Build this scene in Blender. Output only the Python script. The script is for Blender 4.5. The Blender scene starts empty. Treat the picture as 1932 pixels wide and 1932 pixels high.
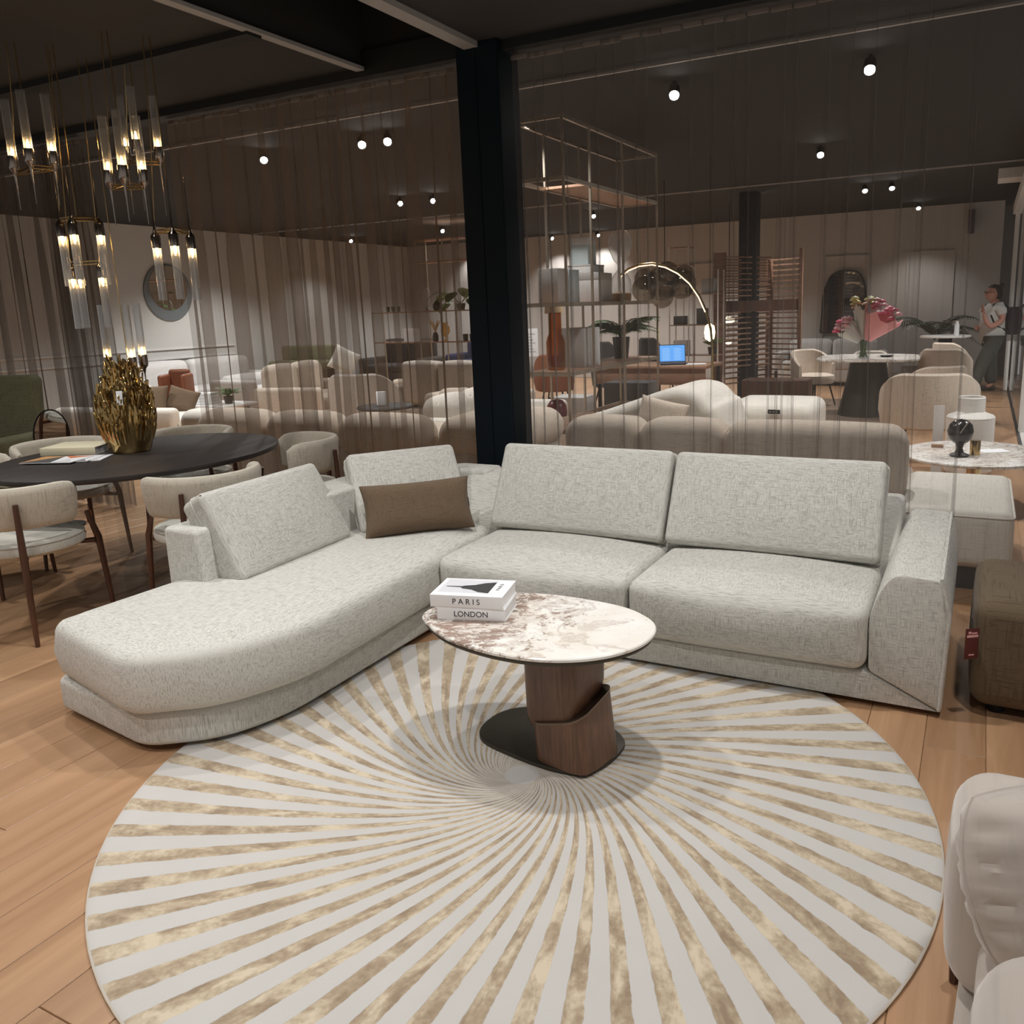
import bpy, bmesh, math, random
from mathutils import Vector, Matrix

random.seed(7)
PI = math.pi
SC = bpy.context.scene
COL = SC.collection

# ------------------------------------------------------------------ camera, world, exposure
F, CX, CY, CAMH = 1568.32, 1047.65, 903.69, 1.502
RT = Vector((0.892, 0.451, -0.033)); FW = Vector((-0.448, 0.871, -0.201))


def _camera():
    pitch, roll, yaw = 0.2024, -0.034, -0.4752
    cp, sp, cr, sr = math.cos(pitch), math.sin(pitch), math.cos(roll), math.sin(roll)
    fwd = Vector((0, cp, -sp)); up = Vector((0, sp, cp)); rt = Vector((1, 0, 0))
    r2 = rt * cr + up * sr; u2 = up * cr - rt * sr
    U = Vector((math.cos(yaw), math.sin(yaw), 0)); V = Vector((-math.sin(yaw), math.cos(yaw), 0)); W = Vector((0, 0, 1))
    st = lambda a: Vector((a.dot(U), a.dot(V), a.dot(W)))
    return st(r2), st(u2), st(fwd)


RT, UP, FW = _camera()
cam_d = bpy.data.cameras.new('camera'); cam = bpy.data.objects.new('camera', cam_d); COL.objects.link(cam)
m = Matrix((RT, UP, -FW)).transposed().to_4x4(); m.translation = Vector((0, 0, CAMH)); cam.matrix_world = m
cam_d.sensor_fit = 'HORIZONTAL'; cam_d.sensor_width = 36.0; cam_d.lens = F / 1932 * 36
cam_d.shift_x = (966 - CX) / 1932; cam_d.shift_y = (CY - 966) / 1932
cam_d.clip_start = 0.05; cam_d.clip_end = 100
SC.camera = cam
SC.view_settings.view_transform = 'Standard'; SC.view_settings.look = 'None'
SC.view_settings.exposure = 0.0; SC.view_settings.gamma = 1.0; SC.view_settings.use_curve_mapping = False
SC.cycles.use_denoising = True
SC.cycles.max_bounces = 12; SC.cycles.diffuse_bounces = 4; SC.cycles.glossy_bounces = 4
SC.cycles.transmission_bounces = 12; SC.cycles.transparent_max_bounces = 24
SC.cycles.sample_clamp_indirect = 4.0
SC.cycles.caustics_reflective = False; SC.cycles.caustics_refractive = False
wd = bpy.data.worlds.new('world'); SC.world = wd; wd.use_nodes = True
wd.node_tree.nodes['Background'].inputs[0].default_value = (1.0, 0.96, 0.92, 1)
wd.node_tree.nodes['Background'].inputs[1].default_value = 0.33


def at(px, py, z):
    """store point at height z seen at photo pixel px, py"""
    d = RT * ((px - CX) / F) - UP * ((py - CY) / F) + FW
    t = (z - CAMH) / d.z
    return Vector((0, 0, CAMH)) + d * t


def dp(px, py, dist):
    return Vector((0, 0, CAMH)) + (RT * ((px - CX) / F) - UP * ((py - CY) / F) + FW) * dist


def on_u(px, py, u):
    d = RT * ((px - CX) / F) - UP * ((py - CY) / F) + FW
    return Vector((0, 0, CAMH)) + d * (u / d.x)


def on_v(px, py, v):
    d = RT * ((px - CX) / F) - UP * ((py - CY) / F) + FW
    return Vector((0, 0, CAMH)) + d * (v / d.y)


def spot(u, v, z, power, target=None, size=100, blend=0.7, col=(1, 0.972, 0.94), r=0.05):
    d = bpy.data.lights.new('spot_light', 'SPOT'); d.energy = power; d.color = col
    d.spot_size = math.radians(size); d.spot_blend = blend; d.shadow_soft_size = r
    o = bpy.data.objects.new('spot_light', d); COL.objects.link(o); o.location = (u, v, z)
    if target is not None:
        o.rotation_euler = (Vector(target) - Vector((u, v, z))).to_track_quat('-Z', 'Y').to_euler()
    return o


CEIL = 2.95      # ceiling above the seating area
CEIL2 = 3.04     # ceiling of the hall behind the curtains
# main ceiling spots above the seating area (out of frame), power in W
for (u, v, w, sz) in ((-1.15, 2.85, 108, 110), (-2.45, 2.6, 66, 110), (0.35, 2.6, 80, 110), (-3.7, 2.2, 80, 110), (-1.6, 0.9, 75, 110), (0.3, 0.9, 50, 110),
                      (-3.4, 0.4, 70, 110), (-5.6, 2.6, 80, 110), (-4.6, 1.2, 45, 110), (-2.2, -0.6, 95, 120)):
    spot(u, v, CEIL - 0.06, w * 1.12, (u, v, 0), sz)
# hall spots without fittings; the last two added to brighten sofas behind the curtain
for (u, v, w) in ((-7.6, 6.1, 180), (-9.6, 8.6, 230), (-9.2, 5.6, 190), (-3.4, 9.3, 160), (-5.4, 9.4, 160), (-10.7, 10.4, 260), (-8.4, 12.6, 200), (-4.6, 14.6, 200), (-10.2, 15.0, 200), (-6.8, 14.8, 180), (1.2, 12.5, 300), (1.4, 8, 240),
                  (-0.3, 6.6, 70), (-3.4, 6.3, 120)):
    spot(u, v, CEIL2 - 0.1, w, (u, v, 0), 130, col=(1, .985, .96))


# ------------------------------------------------------------------ mesh helpers
class MB:
    def __init__(s): s.v = []; s.f = []

    def add(s, vs, fs, M=None):
        o = len(s.v)
        s.v += [tuple(M @ Vector(p)) if M is not None else tuple(p) for p in vs]
        s.f += [tuple(i + o for i in f) for f in fs]; return s

    def rbox(s, size, r=0.02, n=4, c=(0, 0, 0), bulge=(0, 0, 0), M=None, puff=0.0):
        """rounded box; bulge swells the faces across x, y, z; puff pinches the corners like a cushion"""
        hx, hy, hz = [k / 2 for k in size]; r = min(r, hx, hy, hz) * 0.999
        vs = []; fs = []; idx = {}
        k = max(1, n)
        co = lambda h: sorted(set([-h, h] + [round(-h + r * (1 - math.cos(PI / 2 * i / k)) if False else -h + r * i / k, 6) for i in range(k + 1)] + [round(h - r * i / k, 6) for i in range(k + 1)] + ([round(-h + r + (2 * h - 2 * r) * i / 8, 6) for i in range(1, 8)] if any(bulge) or puff else [])))
        X, Y, Z = co(hx), co(hy), co(hz)

        def vert(p):
            key = tuple(round(a, 5) for a in p)
            if key in idx: return idx[key]
            q = Vector((max(-hx + r, min(hx - r, p[0])), max(-hy + r, min(hy - r, p[1])), max(-hz + r, min(hz - r, p[2]))))
            d = Vector(p) - q
            if d.length > 1e-9: d = d.normalized() * r
            w = q + d
            fx = 1 - min(1, abs(w.x / hx)) ** 2; fy = 1 - min(1, abs(w.y / hy)) ** 2; fz = 1 - min(1, abs(w.z / hz)) ** 2
            b = Vector((bulge[0] * fy * fz * (w.x / hx), bulge[1] * fx * fz * (w.y / hy), bulge[2] * fx * fy * (w.z / hz)))
            if puff:
                e = 1 - puff * (1 - (1 - abs(w.x / hx) ** 4) * (1 - abs(w.y / hy) ** 4)) 
                b.z += w.z * (max(e, 0.12) - 1)
            w = w + b
            idx[key] = len(vs); vs.append((w.x + c[0], w.y + c[1], w.z + c[2])); return idx[key]

        def face(A, B, fn, flip):
            for i in range(len(A) - 1):
                for j in range(len(B) - 1):
                    q = [vert(fn(A[i], B[j])), vert(fn(A[i + 1], B[j])), vert(fn(A[i + 1], B[j + 1])), vert(fn(A[i], B[j + 1]))]
                    fs.append(tuple(q[::-1] if flip else q))
        face(X, Y, lambda a, b: (a, b, hz), False); face(X, Y, lambda a, b: (a, b, -hz), True)
        face(X, Z, lambda a, b: (a, -hy, b), False); face(X, Z, lambda a, b: (a, hy, b), True)
        face(Y, Z, lambda a, b: (hx, a, b), False); face(Y, Z, lambda a, b: (-hx, a, b), True)
        return s.add(vs, fs, M)

    def box(s, a, b, M=None):
        (x0, y0, z0), (x1, y1, z1) = a, b
        vs = [(x0, y0, z0), (x1, y0, z0), (x1, y1, z0), (x0, y1, z0), (x0, y0, z1), (x1, y0, z1), (x1, y1, z1), (x0, y1, z1)]
        return s.add(vs, [(0, 3, 2, 1), (4, 5, 6, 7), (0, 1, 5, 4), (1, 2, 6, 5), (2, 3, 7, 6), (3, 0, 4, 7)], M)

    def rings(s, R, closed=True, cap=(True, True), M=None):
        n = len(R[0]); vs = [p for r in R for p in r]; fs = []
        for i in range(len(R) - 1):
            for j in range(n if closed else n - 1):
                k = (j + 1) % n
                fs.append((i * n + j, i * n + k, (i + 1) * n + k, (i + 1) * n + j))
        if cap[0]: fs.append(tuple(range(n))[::-1])
        if cap[1]: fs.append(tuple((len(R) - 1) * n + j for j in range(n)))
        return s.add(vs, fs, M)

    def lathe(s, prof, n=24, c=(0, 0, 0), M=None, cap=(True, True)):
        R = [[(c[0] + r * math.cos(2 * PI * j / n), c[1] + r * math.sin(2 * PI * j / n), c[2] + z) for j in range(n)] for r, z in prof]
        return s.rings(R, True, cap, M)

    def tube(s, path, rad, n=8, M=None, cap=True, closed=False, flat=1.0):
        P = [Vector(p) for p in path]; R = []
        if not hasattr(rad, '__len__'): rad = [rad] * len(P)
        t0 = (P[1] - P[0]).normalized(); a = t0.orthogonal().normalized()
        if abs(t0.z) < 0.9: a = Vector((0, 0, 1)) - t0 * t0.z; a.normalize()
        for i, p in enumerate(P):
            if closed: t = (P[(i + 1) % len(P)] - P[i - 1]).normalized()
            else: t = (P[min(i + 1, len(P) - 1)] - P[max(i - 1, 0)]).normalized()
            a = (a - t * a.dot(t)).normalized(); b = t.cross(a)
            R.append([tuple(p + (a * math.cos(2 * PI * j / n) + b * math.sin(2 * PI * j / n) * flat) * rad[i]) for j in range(n)])
        if closed: R.append(R[0])
        return s.rings(R, True, (cap and not closed, cap and not closed), M)

    def prism(s, poly, z0, z1, bev=0.0, nb=3, M=None, crown=0.0, top_r=None):
        """polygon in xy extruded z0..z1 with rounded top and bottom edges; crown lifts the middle of the top"""
        n = len(poly); P = [Vector((p[0], p[1])) for p in poly]
        area = sum(P[i].x * P[(i + 1) % n].y - P[(i + 1) % n].x * P[i].y for i in range(n))
        if area < 0: P.reverse()
        N = []
        for i in range(n):
            e1 = (P[i] - P[i - 1]); e2 = (P[(i + 1) % n] - P[i])
            if e1.length < 1e-9 or e2.length < 1e-9: N.append(Vector((0, 0))); continue
            n1 = Vector((-e1.y, e1.x)).normalized(); n2 = Vector((-e2.y, e2.x)).normalized()
            b = n1 + n2; b = b.normalized() if b.length > 1e-6 else n1
            N.append(b / max(0.5, b.dot(n1)))
        off = lambda d, z: [(P[i].x + N[i].x * d, P[i].y + N[i].y * d, z) for i in range(n)]
        R = []
        bt = top_r if top_r is not None else bev
        if bev > 0:
            for k in range(nb + 1):
                a = PI / 2 * k / nb
                R.append(off(bev * (1 - math.sin(a)), z0 + bev * (1 - math.cos(a))))
        else: R.append(off(0, z0))
        if bt > 0:
            for k in range(nb + 1):
                a = PI / 2 * k / nb
                R.append(off(bt * (1 - math.cos(a)), z1 - bt + bt * math.sin(a)))
        else: R.append(off(0, z1))
        if crown:
            for d, f in ((0.02, 0.5), (0.05, 1.0)):
                R.append(off(bt + d, z1 + crown * f))
        return s.rings(R, True, (True, True), M)

    def grid(s, pts, M=None, double=False):
        h = len(pts); w = len(pts[0]); vs = [p for r in pts for p in r]; fs = []
        for i in range(h - 1):
            for j in range(w - 1): fs.append((i * w + j, i * w + j + 1, (i + 1) * w + j + 1, (i + 1) * w + j))
        return s.add(vs, fs, M)


def smooth_poly(pts, per=6, tension=0.5):
    out = []; n = len(pts)
    for i in range(n):
        p0, p1, p2, p3 = [Vector(pts[(i + k) % n]) for k in (-1, 0, 1, 2)]
        for k in range(per):
            t = k / per; t2 = t * t; t3 = t2 * t
            out.append(tuple((p1 * 2 + (p2 - p0) * t + (p0 * 2 - p1 * 5 + p2 * 4 - p3) * t2 + (p1 * 3 - p0 - p2 * 3 + p3) * t3) * 0.5))
    return out


def round_poly(pts, r, k=4):
    """polygon with its corners rounded; r one radius or one per corner"""
    n = len(pts); out = []
    for i in range(n):
        p = Vector(pts[i][:2]); a = Vector(pts[i - 1][:2]) - p; b = Vector(pts[(i + 1) % n][:2]) - p
        ri = r[i] if hasattr(r, '__len__') else r
        d = min(ri, a.length * 0.49, b.length * 0.49)
        s, e = p + a.normalized() * d, p + b.normalized() * d
        for j in range(k + 1):
            t = j / k; out.append(tuple(s * (1 - t) ** 2 + p * 2 * t * (1 - t) + e * t * t))
    return out


def inset_poly(pts, d):
    n = len(pts); P = [Vector(p[:2]) for p in pts]; out = []
    for i in range(n):
        e1 = (P[i] - P[i - 1]).normalized(); e2 = (P[(i + 1) % n] - P[i]).normalized()
        n1 = Vector((-e1.y, e1.x)); n2 = Vector((-e2.y, e2.x)); b = (n1 + n2).normalized(); out.append(P[i] + b * d / max(.4, b.dot(n1)))
    return out


def rprism(pts, rad, z0, z1, bot, top, crown, k=6, bulge=0.0):
    """upholstered block over a counter-clockwise polygon; corner radii shrink with the inset so rings never fold"""
    R = []
    def ring(d, z): R.append([tuple(p) + (z,) for p in round_poly(inset_poly(pts, d), [max(.012, r - d) for r in rad], k)])
    for j in range(5):
        a = PI / 2 * j / 4; ring(bot * (1 - math.sin(a)), z0 + bot * (1 - math.cos(a)))
    ring(-bulge, (z0 + bot + z1 - top) / 2)
    for j in range(7):
        a = PI / 2 * j / 6; ring(top * (1 - math.cos(a)), z1 - top + top * math.sin(a))
    for d, f in ((.03, .5), (.08, .85), (.15, 1.0)): ring(top + d, z1 + crown * f)
    return MB().rings(R)


def obj(name, mb, mat, parent=None, loc=(0, 0, 0), rot=(0, 0, 0), smooth=True, **props):
    me = bpy.data.meshes.new(name)
    me.from_pydata(mb.v, [], mb.f); me.update()
    bm = bmesh.new(); bm.from_mesh(me); bmesh.ops.recalc_face_normals(bm, faces=bm.faces[:]); bm.to_mesh(me); bm.free()
    if mat is not None: me.materials.append(mat)
    if smooth:
        me.polygons.foreach_set('use_smooth', [True] * len(me.polygons))
        me.set_sharp_from_angle(angle=math.radians(40))
    o = bpy.data.objects.new(name, me); COL.objects.link(o)
    if parent is not None: o.parent = parent
    o.location = loc; o.rotation_euler = rot
    for k, v in props.items(): o[k] = v
    return o


def thing(name, label, cat, loc=(0, 0, 0), rz=0.0, group=None, rot=None):
    o = bpy.data.objects.new(name, None); COL.objects.link(o); o.empty_display_size = 0.1
    o.location = loc; o.rotation_euler = rot if rot else (0, 0, rz); o['label'] = label; o['category'] = cat
    if group: o['group'] = group
    return o


def tag(o, label, cat, group=None):
    o['label'] = label; o['category'] = cat
    if group: o['group'] = group
    return o


def copy_tree(o, parent=None):
    c = o.copy(); COL.objects.link(c); c.parent = parent
    for ch in o.children: copy_tree(ch, c)
    return c


def text(name, body, size, mat, parent, loc, rot, align='CENTER', ext=0.0004):
    cu = bpy.data.curves.new(name, 'FONT'); cu.body = body; cu.size = size; cu.extrude = ext; cu.align_x = align; cu.align_y = 'CENTER'
    cu.materials.append(mat)
    tmp = bpy.data.objects.new(name, cu); COL.objects.link(tmp); bpy.context.view_layer.update()
    me = bpy.data.meshes.new_from_object(tmp.evaluated_get(bpy.context.evaluated_depsgraph_get()))
    bpy.data.objects.remove(tmp); bpy.data.curves.remove(cu)
    if not me.materials: me.materials.append(mat)
    o = bpy.data.objects.new(name, me); COL.objects.link(o); o.parent = parent; o.location = loc; o.rotation_euler = rot
    return o


# ------------------------------------------------------------------ materials
class NT:
    def __init__(s, name):
        s.m = bpy.data.materials.new(name); s.m.use_nodes = True; s.t = s.m.node_tree; s.n = s.t.nodes; s.l = s.t.links
        s.b = s.n['Principled BSDF']; s.out = s.n['Material Output']

    def node(s, typ, **kw):
        n = s.n.new(typ)
        for k, v in kw.items():
            if k.startswith('i_'): n.inputs[k[2:].replace('_', ' ')].default_value = v
            else: setattr(n, k, v)
        return n

    def link(s, a, b): s.l.new(a, b)

    def math(s, op, a, b=None, clamp=False):
        n = s.n.new('ShaderNodeMath'); n.operation = op; n.use_clamp = clamp
        for i, x in enumerate((a, b)):
            if x is None: continue
            if isinstance(x, (int, float)): n.inputs[i].default_value = x
            else: s.l.new(x, n.inputs[i])
        return n.outputs[0]

    def mix(s, fac, a, b, typ='MIX'):
        n = s.n.new('ShaderNodeMix'); n.data_type = 'RGBA'; n.blend_type = typ
        for i, x in ((0, fac), (6, a), (7, b)):
            if isinstance(x, (int, float)): n.inputs[i].default_value = x
            elif isinstance(x, tuple): n.inputs[i].default_value = x + (1,) if len(x) == 3 else x
            else: s.l.new(x, n.inputs[i])
        return n.outputs[2]

    def noise(s, scale, vec=None, detail=2.0, rough=0.5, dist=0.0):
        n = s.n.new('ShaderNodeTexNoise'); n.inputs['Scale'].default_value = scale; n.inputs['Detail'].default_value = detail
        n.inputs['Roughness'].default_value = rough; n.inputs['Distortion'].default_value = dist
        if vec is not None: s.l.new(vec, n.inputs['Vector'])
        return n.outputs[0]

    def coord(s, kind='Object', scale=(1, 1, 1), rot=(0, 0, 0), loc=(0, 0, 0)):
        t = s.n.new('ShaderNodeTexCoord'); mp = s.n.new('ShaderNodeMapping')
        mp.inputs['Scale'].default_value = scale; mp.inputs['Rotation'].default_value = rot; mp.inputs['Location'].default_value = loc
        s.l.new(t.outputs[kind], mp.inputs['Vector']); return mp.outputs[0]

    def ramp(s, fac, stops):
        n = s.n.new('ShaderNodeValToRGB'); s.l.new(fac, n.inputs[0]); cr = n.color_ramp
        while len(cr.elements) < len(stops): cr.elements.new(0.5)
        for e, (p, c) in zip(cr.elements, stops): e.position = p; e.color = c + (1,) if len(c) == 3 else c
        return n.outputs[0]

    def bump(s, h, strength=0.3, dist=0.01):
        n = s.n.new('ShaderNodeBump'); n.inputs['Strength'].default_value = strength; n.inputs['Distance'].default_value = dist
        s.l.new(h, n.inputs['Height']); s.l.new(n.outputs[0], s.b.inputs['Normal'])

    def set(s, **kw):
        for k, v in kw.items():
            i = s.b.inputs[k.replace('_', ' ')]
            if hasattr(v, 'node'): s.l.new(v, i)
            else: i.default_value = v + (1,) if isinstance(v, tuple) and len(v) == 3 else v
        return s.m


def plain(name, col, rough=0.5, metal=0.0, var=0.08, scale=20, bump=0.0, spec=0.5, coat=0.0):
    """plain surface with a slight procedural variation of tone"""
    t = NT(name); nz = t.noise(scale, t.coord(), 3)
    c = t.mix(nz, tuple(x * (1 - var) for x in col), tuple(min(1, x * (1 + var)) for x in col))
    t.set(Base_Color=c, Roughness=rough, Metallic=metal, Specular_IOR_Level=spec, Coat_Weight=coat)
    if bump: t.bump(nz, bump, 0.003)
    return t.m


def fabric(name, light, dark, thread=260, contrast=(0.42, 0.6), sheen=0.1, bump=0.25, rot=(0, 0, 0), big=0.0):
    """woven cloth: slubby threads crossing along the object's three axes"""
    t = NT(name); a = thread
    n1 = t.noise(1.0, t.coord(scale=(a * 0.055, a, a), rot=rot), 2, 0.6)
    n2 = t.noise(1.0, t.coord(scale=(a, a * 0.055, a), rot=rot), 2, 0.6)
    n3 = t.noise(1.0, t.coord(scale=(a, a, a * 0.055), rot=rot), 2, 0.6)
    tcn = t.node('ShaderNodeTexCoord'); sn = t.node('ShaderNodeSeparateXYZ'); t.link(tcn.outputs['Normal'], sn.inputs[0])
    n1, n2, n3 = [t.math('ADD', q, t.math('MULTIPLY', t.math('POWER', t.math('ABSOLUTE', sn.outputs[i]), 2.0), 0.35)) for i, q in enumerate((n1, n2, n3))]
    h = t.math('MULTIPLY', t.math('ADD', t.math('ADD', n1, n2), n3), 1 / 3)
    mn = t.math('MINIMUM', t.math('MINIMUM', n1, n2), n3)
    f = t.ramp(mn, [(contrast[0] - 0.15, dark), (contrast[1] - 0.12, light)])
    if big:
        bn = t.noise(2.5, t.coord(), 2); f = t.mix(t.math('MULTIPLY', bn, big), f, dark)
    t.set(Base_Color=f, Roughness=0.9, Sheen_Weight=sheen, Specular_IOR_Level=0.2)
    t.bump(h, bump, 0.002)
    return t.m


def emit(name, col, strength):
    t = NT(name); t.set(Base_Color=(0, 0, 0), Emission_Color=col, Emission_Strength=strength); return t.m


def glass(name, col=(1, 1, 1), rough=0.0, ior=1.45, thin=True, haze=0.0, edge=4.0):
    """thin clear glass: straight-through transmission under a fresnel reflection"""
    t = NT(name)
    if thin:
        tr = t.node('ShaderNodeBsdfTransparent'); tr.inputs[0].default_value = col + (1,)
        gl = t.node('ShaderNodeBsdfGlossy'); gl.inputs['Roughness'].default_value = rough
        g = t.node('ShaderNodeNewGeometry'); vm = t.node('ShaderNodeVectorMath', operation='DOT_PRODUCT')
        t.link(g.outputs['Normal'], vm.inputs[0]); t.link(g.outputs['Incoming'], vm.inputs[1])
        f0 = ((ior - 1) / (ior + 1)) ** 2; k = t.math('POWER', t.math('SUBTRACT', 1.0, t.math('ABSOLUTE', vm.outputs['Value']), True), edge)
        nz = t.noise(3, t.coord(), 1); f = t.math('ADD', t.math('ADD', f0, t.math('MULTIPLY', k, 1 - f0)), t.math('MULTIPLY', nz, 0.01), True)
        ms = t.node('ShaderNodeMixShader'); t.link(f, ms.inputs[0]); t.link(tr.outputs[0], ms.inputs[1]); t.link(gl.outputs[0], ms.inputs[2])
        res = ms.outputs[0]
        if haze:
            hz = t.node('ShaderNodeBsdfTranslucent'); hz.inputs[0].default_value = (.9, .92, .95, 1); m3 = t.node('ShaderNodeMixShader')
            t.link(t.math('MULTIPLY', t.math('ADD', k, .15), haze, True), m3.inputs[0]); t.link(res, m3.inputs[1]); t.link(hz.outputs[0], m3.inputs[2]); res = m3.outputs[0]
        t.link(res, t.out.inputs[0])
    else:
        t.set(Base_Color=col, Roughness=rough, Transmission_Weight=1.0, IOR=ior)
    return t.m


def sheer(name, col, cover):
    """open-weave voile: coverage of the threads grows as the cloth turns edge-on"""
    t = NT(name)
    g = t.node('ShaderNodeNewGeometry'); vm = t.node('ShaderNodeVectorMath', operation='DOT_PRODUCT')
    t.link(g.outputs['Normal'], vm.inputs[0]); t.link(g.outputs['Incoming'], vm.inputs[1])
    c = t.math('MAXIMUM', t.math('ABSOLUTE', vm.outputs['Value']), 0.09)
    al = t.math('SUBTRACT', 1.0, t.math('POWER', 1 - cover, t.math('DIVIDE', 1.0, c)))
    nz = t.noise(1.0, t.coord(scale=(160, 160, 3)), 2)
    al = t.math('MULTIPLY', al, t.math('ADD', 0.75, t.math('MULTIPLY', nz, 0.5)), True)
    df = t.node('ShaderNodeBsdfDiffuse'); df.inputs[0].default_value = col + (1,)
    tl = t.node('ShaderNodeBsdfTranslucent'); tl.inputs[0].default_value = col + (1,)
    tr = t.node('ShaderNodeBsdfTransparent')
    m1 = t.node('ShaderNodeMixShader'); m1.inputs[0].default_value = 0.4
    t.link(df.outputs[0], m1.inputs[1]); t.link(tl.outputs[0], m1.inputs[2])
    m2 = t.node('ShaderNodeMixShader'); t.link(al, m2.inputs[0]); t.link(tr.outputs[0], m2.inputs[1]); t.link(m1.outputs[0], m2.inputs[2])
    t.link(m2.outputs[0], t.out.inputs[0])
    return t.m


def wood(name, c1, c2, axis='z', scale=60, rough=0.4, rand=0.0, coat=0.0):
    t = NT(name); s = {'x': (0.06, 1, 1), 'y': (1, 0.06, 1), 'z': (1, 1, 0.06)}[axis]
    co = t.coord(scale=tuple(scale * k for k in s))
    if rand:
        oi = t.node('ShaderNodeObjectInfo'); vm = t.node('ShaderNodeVectorMath', operation='ADD')
        cmb = t.node('ShaderNodeCombineXYZ'); t.link(t.math('MULTIPLY', oi.outputs['Random'], 37.0), cmb.inputs[0]); t.link(t.math('MULTIPLY', oi.outputs['Random'], 91.0), cmb.inputs[1])
        t.link(co, vm.inputs[0]); t.link(cmb.outputs[0], vm.inputs[1]); co = vm.outputs[0]
    n1 = t.noise(1.0, co, 5, 0.65, 0.6); sc = t.node('ShaderNodeVectorMath', operation='SCALE'); t.link(co, sc.inputs[0]); sc.inputs['Scale'].default_value = 0.12
    n2 = t.noise(1.0, sc.outputs[0], 2, 0.5, 0.4)
    f = t.math('ADD', t.math('MULTIPLY', n1, 0.6), t.math('MULTIPLY', n2, 0.5))
    c = t.ramp(f, [(0.35, c1), (0.75, c2)])
    if rand:
        v = t.math('ADD', 1 - rand / 2, t.math('MULTIPLY', oi.outputs['Random'], rand))
        cc = t.node('ShaderNodeCombineColor')
        for i in range(3): t.link(v, cc.inputs[i])
        c = t.mix(1.0, c, cc.outputs[0], 'MULTIPLY')
    t.set(Base_Color=c, Roughness=rough, Coat_Weight=coat, Coat_Roughness=0.2)
    t.bump(n1, 0.08, 0.002)
    return t.m


M = {}
M['linen'] = fabric('pale_linen', (0.62, 0.61, 0.565), (0.37, 0.36, 0.33), 400, (0.5, 0.62))
M['brown_cloth'] = fabric('brown_cloth', (0.15, 0.103, 0.066), (0.095, 0.065, 0.042), 300)
M['boucle'] = fabric('cream_boucle', (0.62, 0.57, 0.48), (0.45, 0.41, 0.34), 130, bump=0.5)
M['beige'] = fabric('beige_cloth', (0.60, 0.51, 0.42), (0.44, 0.37, 0.30), 160)
M['cream'] = fabric('cream_cloth', (0.72, 0.68, 0.61), (0.58, 0.54, 0.48), 160)
M['taupe'] = fabric('taupe_cloth', (0.42, 0.37, 0.32), (0.30, 0.26, 0.22), 160)
M['grey_cloth'] = fabric('light_grey_cloth', (0.62, 0.60, 0.58), (0.50, 0.48, 0.46), 160)
M['olive'] = fabric('olive_cloth', (0.15, 0.145, 0.085), (0.09, 0.085, 0.05), 160)
M['dark_cloth'] = fabric('dark_cloth', (0.06, 0.055, 0.055), (0.03, 0.03, 0.03), 160)
M['navy'] = fabric('navy_cloth', (0.03, 0.035, 0.09), (0.015, 0.02, 0.05), 160)
M['pouf'] = fabric('brown_boucle', (0.135, 0.098, 0.06), (0.08, 0.058, 0.036), 130, bump=0.6)
M['velvet'] = fabric('taupe_velvet', (0.50, 0.44, 0.39), (0.43, 0.38, 0.33), 40, sheen=0.6, bump=0.05)
M['chair_seat'] = fabric('grey_woven_cloth', (0.58, 0.56, 0.50), (0.38, 0.37, 0.33), 200)
M['rust'] = plain('rust_leather', (0.22, 0.075, 0.035), 0.45)
M['walnut'] = wood('walnut_veneer', (0.05, 0.023, 0.013), (0.20, 0.10, 0.058), 'z', 90, 0.35)
M['chair_wood'] = wood('dark_walnut', (0.035, 0.014, 0.008), (0.12, 0.05, 0.028), 'z', 80, 0.4)
M['oak'] = wood('oak_planks', (0.265, 0.14, 0.07), (0.475, 0.288, 0.163), 'y', 14, 0.33, 0.22)
M['slat_wood'] = wood('slat_wood', (0.19, 0.10, 0.062), (0.38, 0.22, 0.145), 'x', 40, 0.5)
M['shelf_wood'] = wood('shelf_wood', (0.22, 0.12, 0.075), (0.42, 0.25, 0.16), 'y', 30, 0.5)
M['black_metal'] = plain('black_metal', (0.012, 0.012, 0.013), 0.4, 0.6)
M['bronze'] = plain('dark_bronze', (0.075, 0.068, 0.055), 0.38, 0.9)
M['rim_bronze'] = plain('satin_bronze', (0.26, 0.20, 0.15), 0.35, 0.9)
M['brass'] = plain('brass', (0.62, 0.44, 0.2), 0.22, 1.0)
M['frame_metal'] = plain('champagne_metal', (0.42, 0.36, 0.29), 0.35, 0.7)
M['gold'] = plain('gold_glaze', (0.52, 0.37, 0.16), 0.16, 1.0, 0.35, 30)
M['smoke_metal'] = plain('smoked_nickel', (0.35, 0.30, 0.26), 0.15, 1.0)
M['tabletop_dark'] = wood('dark_stained_top', (0.022, 0.018, 0.017), (0.05, 0.042, 0.04), 'y', 20, 0.42)
M['column_paint'] = plain('blue_black_paint', (0.004, 0.0085, 0.0135), 0.5, spec=.18)
M['ceiling'] = plain('dark_ceiling_board', (0.03, 0.027, 0.025), 0.8)
M['ceiling_hall'] = plain('dark_hall_ceiling', (0.018, 0.017, 0.016), 0.9)
M['beam'] = plain('grey_tbar_paint', (0.40, 0.38, 0.36), 0.6)
M['black'] = plain('black_paint', (0.006, 0.006, 0.006), 0.7)
M['wall'] = plain('wall_paint', (0.58, 0.57, 0.545), 0.85, 0, 0.03, 4)
M['wall_back'] = plain('wall_back_paint', (0.52, 0.49, 0.46), 0.85, 0, 0.03, 4)
M['white_paint'] = plain('white_paint', (0.72, 0.70, 0.67), 0.5)
M['tile'] = plain('white_tile', (0.75, 0.73, 0.70), 0.25)
M['paper'] = plain('white_paper', (0.86, 0.86, 0.87), 0.6, 0, 0.02)
M['page'] = plain('page_edges', (0.78, 0.78, 0.78), 0.8, 0, 0.06, 300)
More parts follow.
